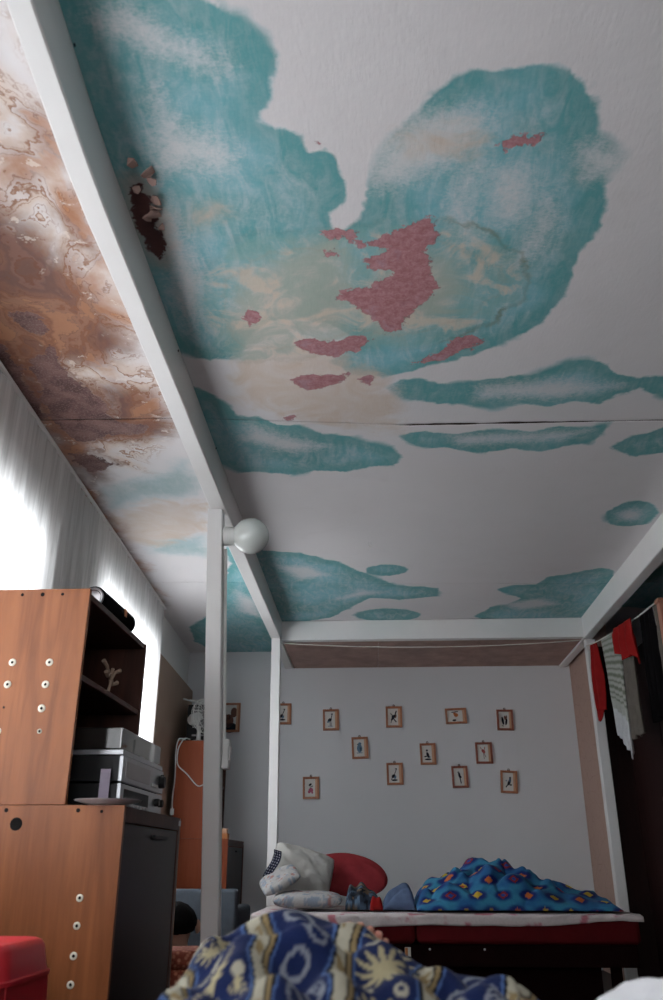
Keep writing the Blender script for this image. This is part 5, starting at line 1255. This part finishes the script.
for i, (x, z, w, h, tilt, motif, fm, desc) in enumerate(PICS):
    lab = ORD.get(i) or ('small wooden framed picture of a ' + desc + ' on the grey wall')
    if motif == 'poppy': lab = 'small wide wooden framed picture of an orange-red blossom on the grey wall'
    r = empty('framed_picture', (x, 6.8685, z), 0, lab, 'picture', 'small framed pictures on the far wall')
    r.rotation_euler = (R(-3), R(-tilt), 0)
    hw, hh, b, dpt = w / 2, h / 2, 0.016, 0.018
    for nm, d_, mt in (('frame_rail', (-hw, hw, -dpt, 0, hh - b, hh), fm), ('frame_rail', (-hw, hw, -dpt, 0, -hh, -hh + b), fm), ('frame_stile', (-hw, -hw + b, -dpt, 0, -hh + b, hh - b), fm), ('frame_stile', (hw - b, hw, -dpt, 0, -hh + b, hh - b), fm)):
        bbox_obj(nm, d_, M[mt], r, 0.002)
    pp = bbox_obj('print_sheet', (-hw + b, hw - b, -0.006, -0.002, -hh + b, hh - b), M['paper'], r, 0)
    bbox_obj('mount_edge', (hw - b - 0.016, hw - b, -0.0085, -0.006, -hh + b, hh - b), M['frame_side'], r, 0)
    for mk_, shapes in MOTIF[motif]:
        bm = bmesh.new()
        for s_ in shapes: blob(bm, [(1.35 * a_, 1.35 * b_) for a_, b_ in s_])
        bmesh.ops.translate(bm, verts=bm.verts, vec=(-0.004, -0.0065, 0.0))
        obj('drawing', bm, M[mk_], pp)
    if motif not in ('poppy', 'portrait'):
        bm = bmesh.new(); lathe(bm, [(0.004, 0.0), (0.009, 0.0), (0.009, 0.003), (0.004, 0.003), (0.004, 0.0)], 12, Matrix.Translation((0, -0.003, hh + 0.008)) @ Matrix.Rotation(R(90), 4, 'X'))
        box(bm, -0.010, 0.010, -0.006, -0.002, hh - 0.002, hh + 0.004)
        obj('hanger', bm, M['edge_dark'], r)

# ------------------------------------------------------------------ right side: wardrobe and hanging clothes
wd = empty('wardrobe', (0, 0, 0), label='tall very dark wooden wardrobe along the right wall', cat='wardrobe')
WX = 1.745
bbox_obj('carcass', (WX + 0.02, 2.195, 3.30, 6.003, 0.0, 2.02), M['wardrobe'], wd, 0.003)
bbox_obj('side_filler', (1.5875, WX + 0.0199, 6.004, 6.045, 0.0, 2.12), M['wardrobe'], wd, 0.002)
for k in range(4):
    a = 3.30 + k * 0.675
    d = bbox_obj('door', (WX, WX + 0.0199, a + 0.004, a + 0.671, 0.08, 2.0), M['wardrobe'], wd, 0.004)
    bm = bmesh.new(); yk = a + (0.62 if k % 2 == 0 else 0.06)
    lathe(bm, [(0.006, 0), (0.006, 0.012), (0.014, 0.018), (0.014, 0.026), (0, 0.030)], 12, Matrix.Translation((WX, yk, 1.05)) @ Matrix.Rotation(R(-90), 4, 'Y')); obj('knob', bm, M['edge_dark'], d, True)
cp = empty('wooden_post', (0, 0, 0), label='copper brown wooden upright at the right edge beside the clothes', cat='post')
bbox_obj('upright', (1.598, 1.638, 4.58, 4.63, 0.0, 2.03), M['copper_wood'], cp, 0.004)
bbox_obj('cap_block', (1.590, 1.646, 4.572, 4.638, 2.03, 2.055), M['copper_wood'], cp, 0.004)

rope = bmesh.new()
RP = [(1.515, 5.921, 2.105), (1.50, 5.8, 2.082), (1.51, 5.6, 2.06), (1.53, 5.3, 2.042), (1.55, 5.1, 2.034), (1.575, 4.9, 2.036), (1.605, 4.66, 2.05)]
tube(rope, RP, 0.004, 6)
o = obj('clothes_rope', rope, M['string'], None, True); tag(o, 'rope with clothes strung from the far right post', 'rope')
def rope_at(y):
    ys_ = [p[1] for p in RP][::-1]; return (float(np.interp(y, ys_, [p[0] for p in RP][::-1])), float(np.interp(y, ys_, [p[2] for p in RP][::-1])))
def hang(y0, y1, length, mat, label, dx=0.0, taper=(1.0, 0.6), shift=0.0, folds=4, amp=0.014, seed=0, colf=None, cat='clothing', hem=0.0, name='hanging_garment', n=(40, 60), skew=0.0, rag=0.05):
    s, t_ = np.meshgrid(np.linspace(0, 1, n[0]), np.linspace(0, 1, n[1]), indexing='ij')
    yc = (y0 + y1) / 2; wdt = (y1 - y0)
    wd_ = taper[0] + (taper[1] - taper[0]) * t_
    Y = yc + (s - .5) * wdt * wd_ + shift * t_
    Xr = np.interp(Y, [p[1] for p in RP][::-1], [p[0] for p in RP][::-1]); Zr = np.interp(yc + (s - .5) * wdt, [p[1] for p in RP][::-1], [p[2] for p in RP][::-1])
    X = Xr + dx + amp * np.sin(s * folds * 6.283 + 1.3 * seed + 1.2 * t_) * (0.08 + 0.92 * np.minimum(1, t_ * 2)) + skew * t_ + 0.012 * fbm(s * 3, t_ * 4, seed) * np.minimum(1, t_ * 4)
    L = length * (1 + hem * (s - .5) * 2 + rag * vnoise(s * 5, s * 0, seed))
    Z = Zr + 0.006 - L * t_
    o = grid_obj(name, np.stack([X, Y, Z], -1), mat, None, None if colf is None else colf(s, t_), 0.004)
    return tag(o, label, cat, 'clothes hung along the rope')
hang(5.67, 5.84, 0.46, M['bright_red'], 'narrow twisted red cloth hanging by the right post', 0.011, (0.95, 0.7), -0.03, 2, 0.026, 1, rag=0.45)
def wc(s, t_):
    c = np.tile(np.array(hexc('9fa09a')), s.shape + (1,))
    k = ((np.abs((t_ * 42) % 1 - .5) < .2) & (t_ < .62)); c[k] = np.array(hexc('6f7468'))
    c[t_ > .72] = np.array(hexc('b9babd')); return c
hang(5.24, 5.57, 0.70, M['print_plain'], 'long pale ribbed cloth hanging to a white point', 0.011, (1.0, 0.62), -0.05, 4, 0.014, 2, wc, hem=-0.10)
hang(5.06, 5.232, 0.66, M['grey_cloth'], 'grey-brown cloth hanging behind the pale ribbed cloth', 0.02, (1.0, 1.0), 0.02, 3, 0.010, 3)
hang(4.92, 5.22, 0.19, M['bright_red'], 'short bunched bright red garment on the rope', -0.030, (0.9, 1.05), 0.0, 3, 0.018, 4, hem=-0.3, rag=0.6)
hang(4.735, 4.915, 0.62, M['black_cloth'], 'black garment hanging next to the short red one', 0.012, (1.0, 1.0), 0.0, 3, 0.02, 5)
hang(4.655, 4.72, 0.50, M['grey_cloth'], 'narrow grey cloth hanging by the copper brown upright', 0.010, (1.0, 0.9), 0.0, 2, 0.008, 6)
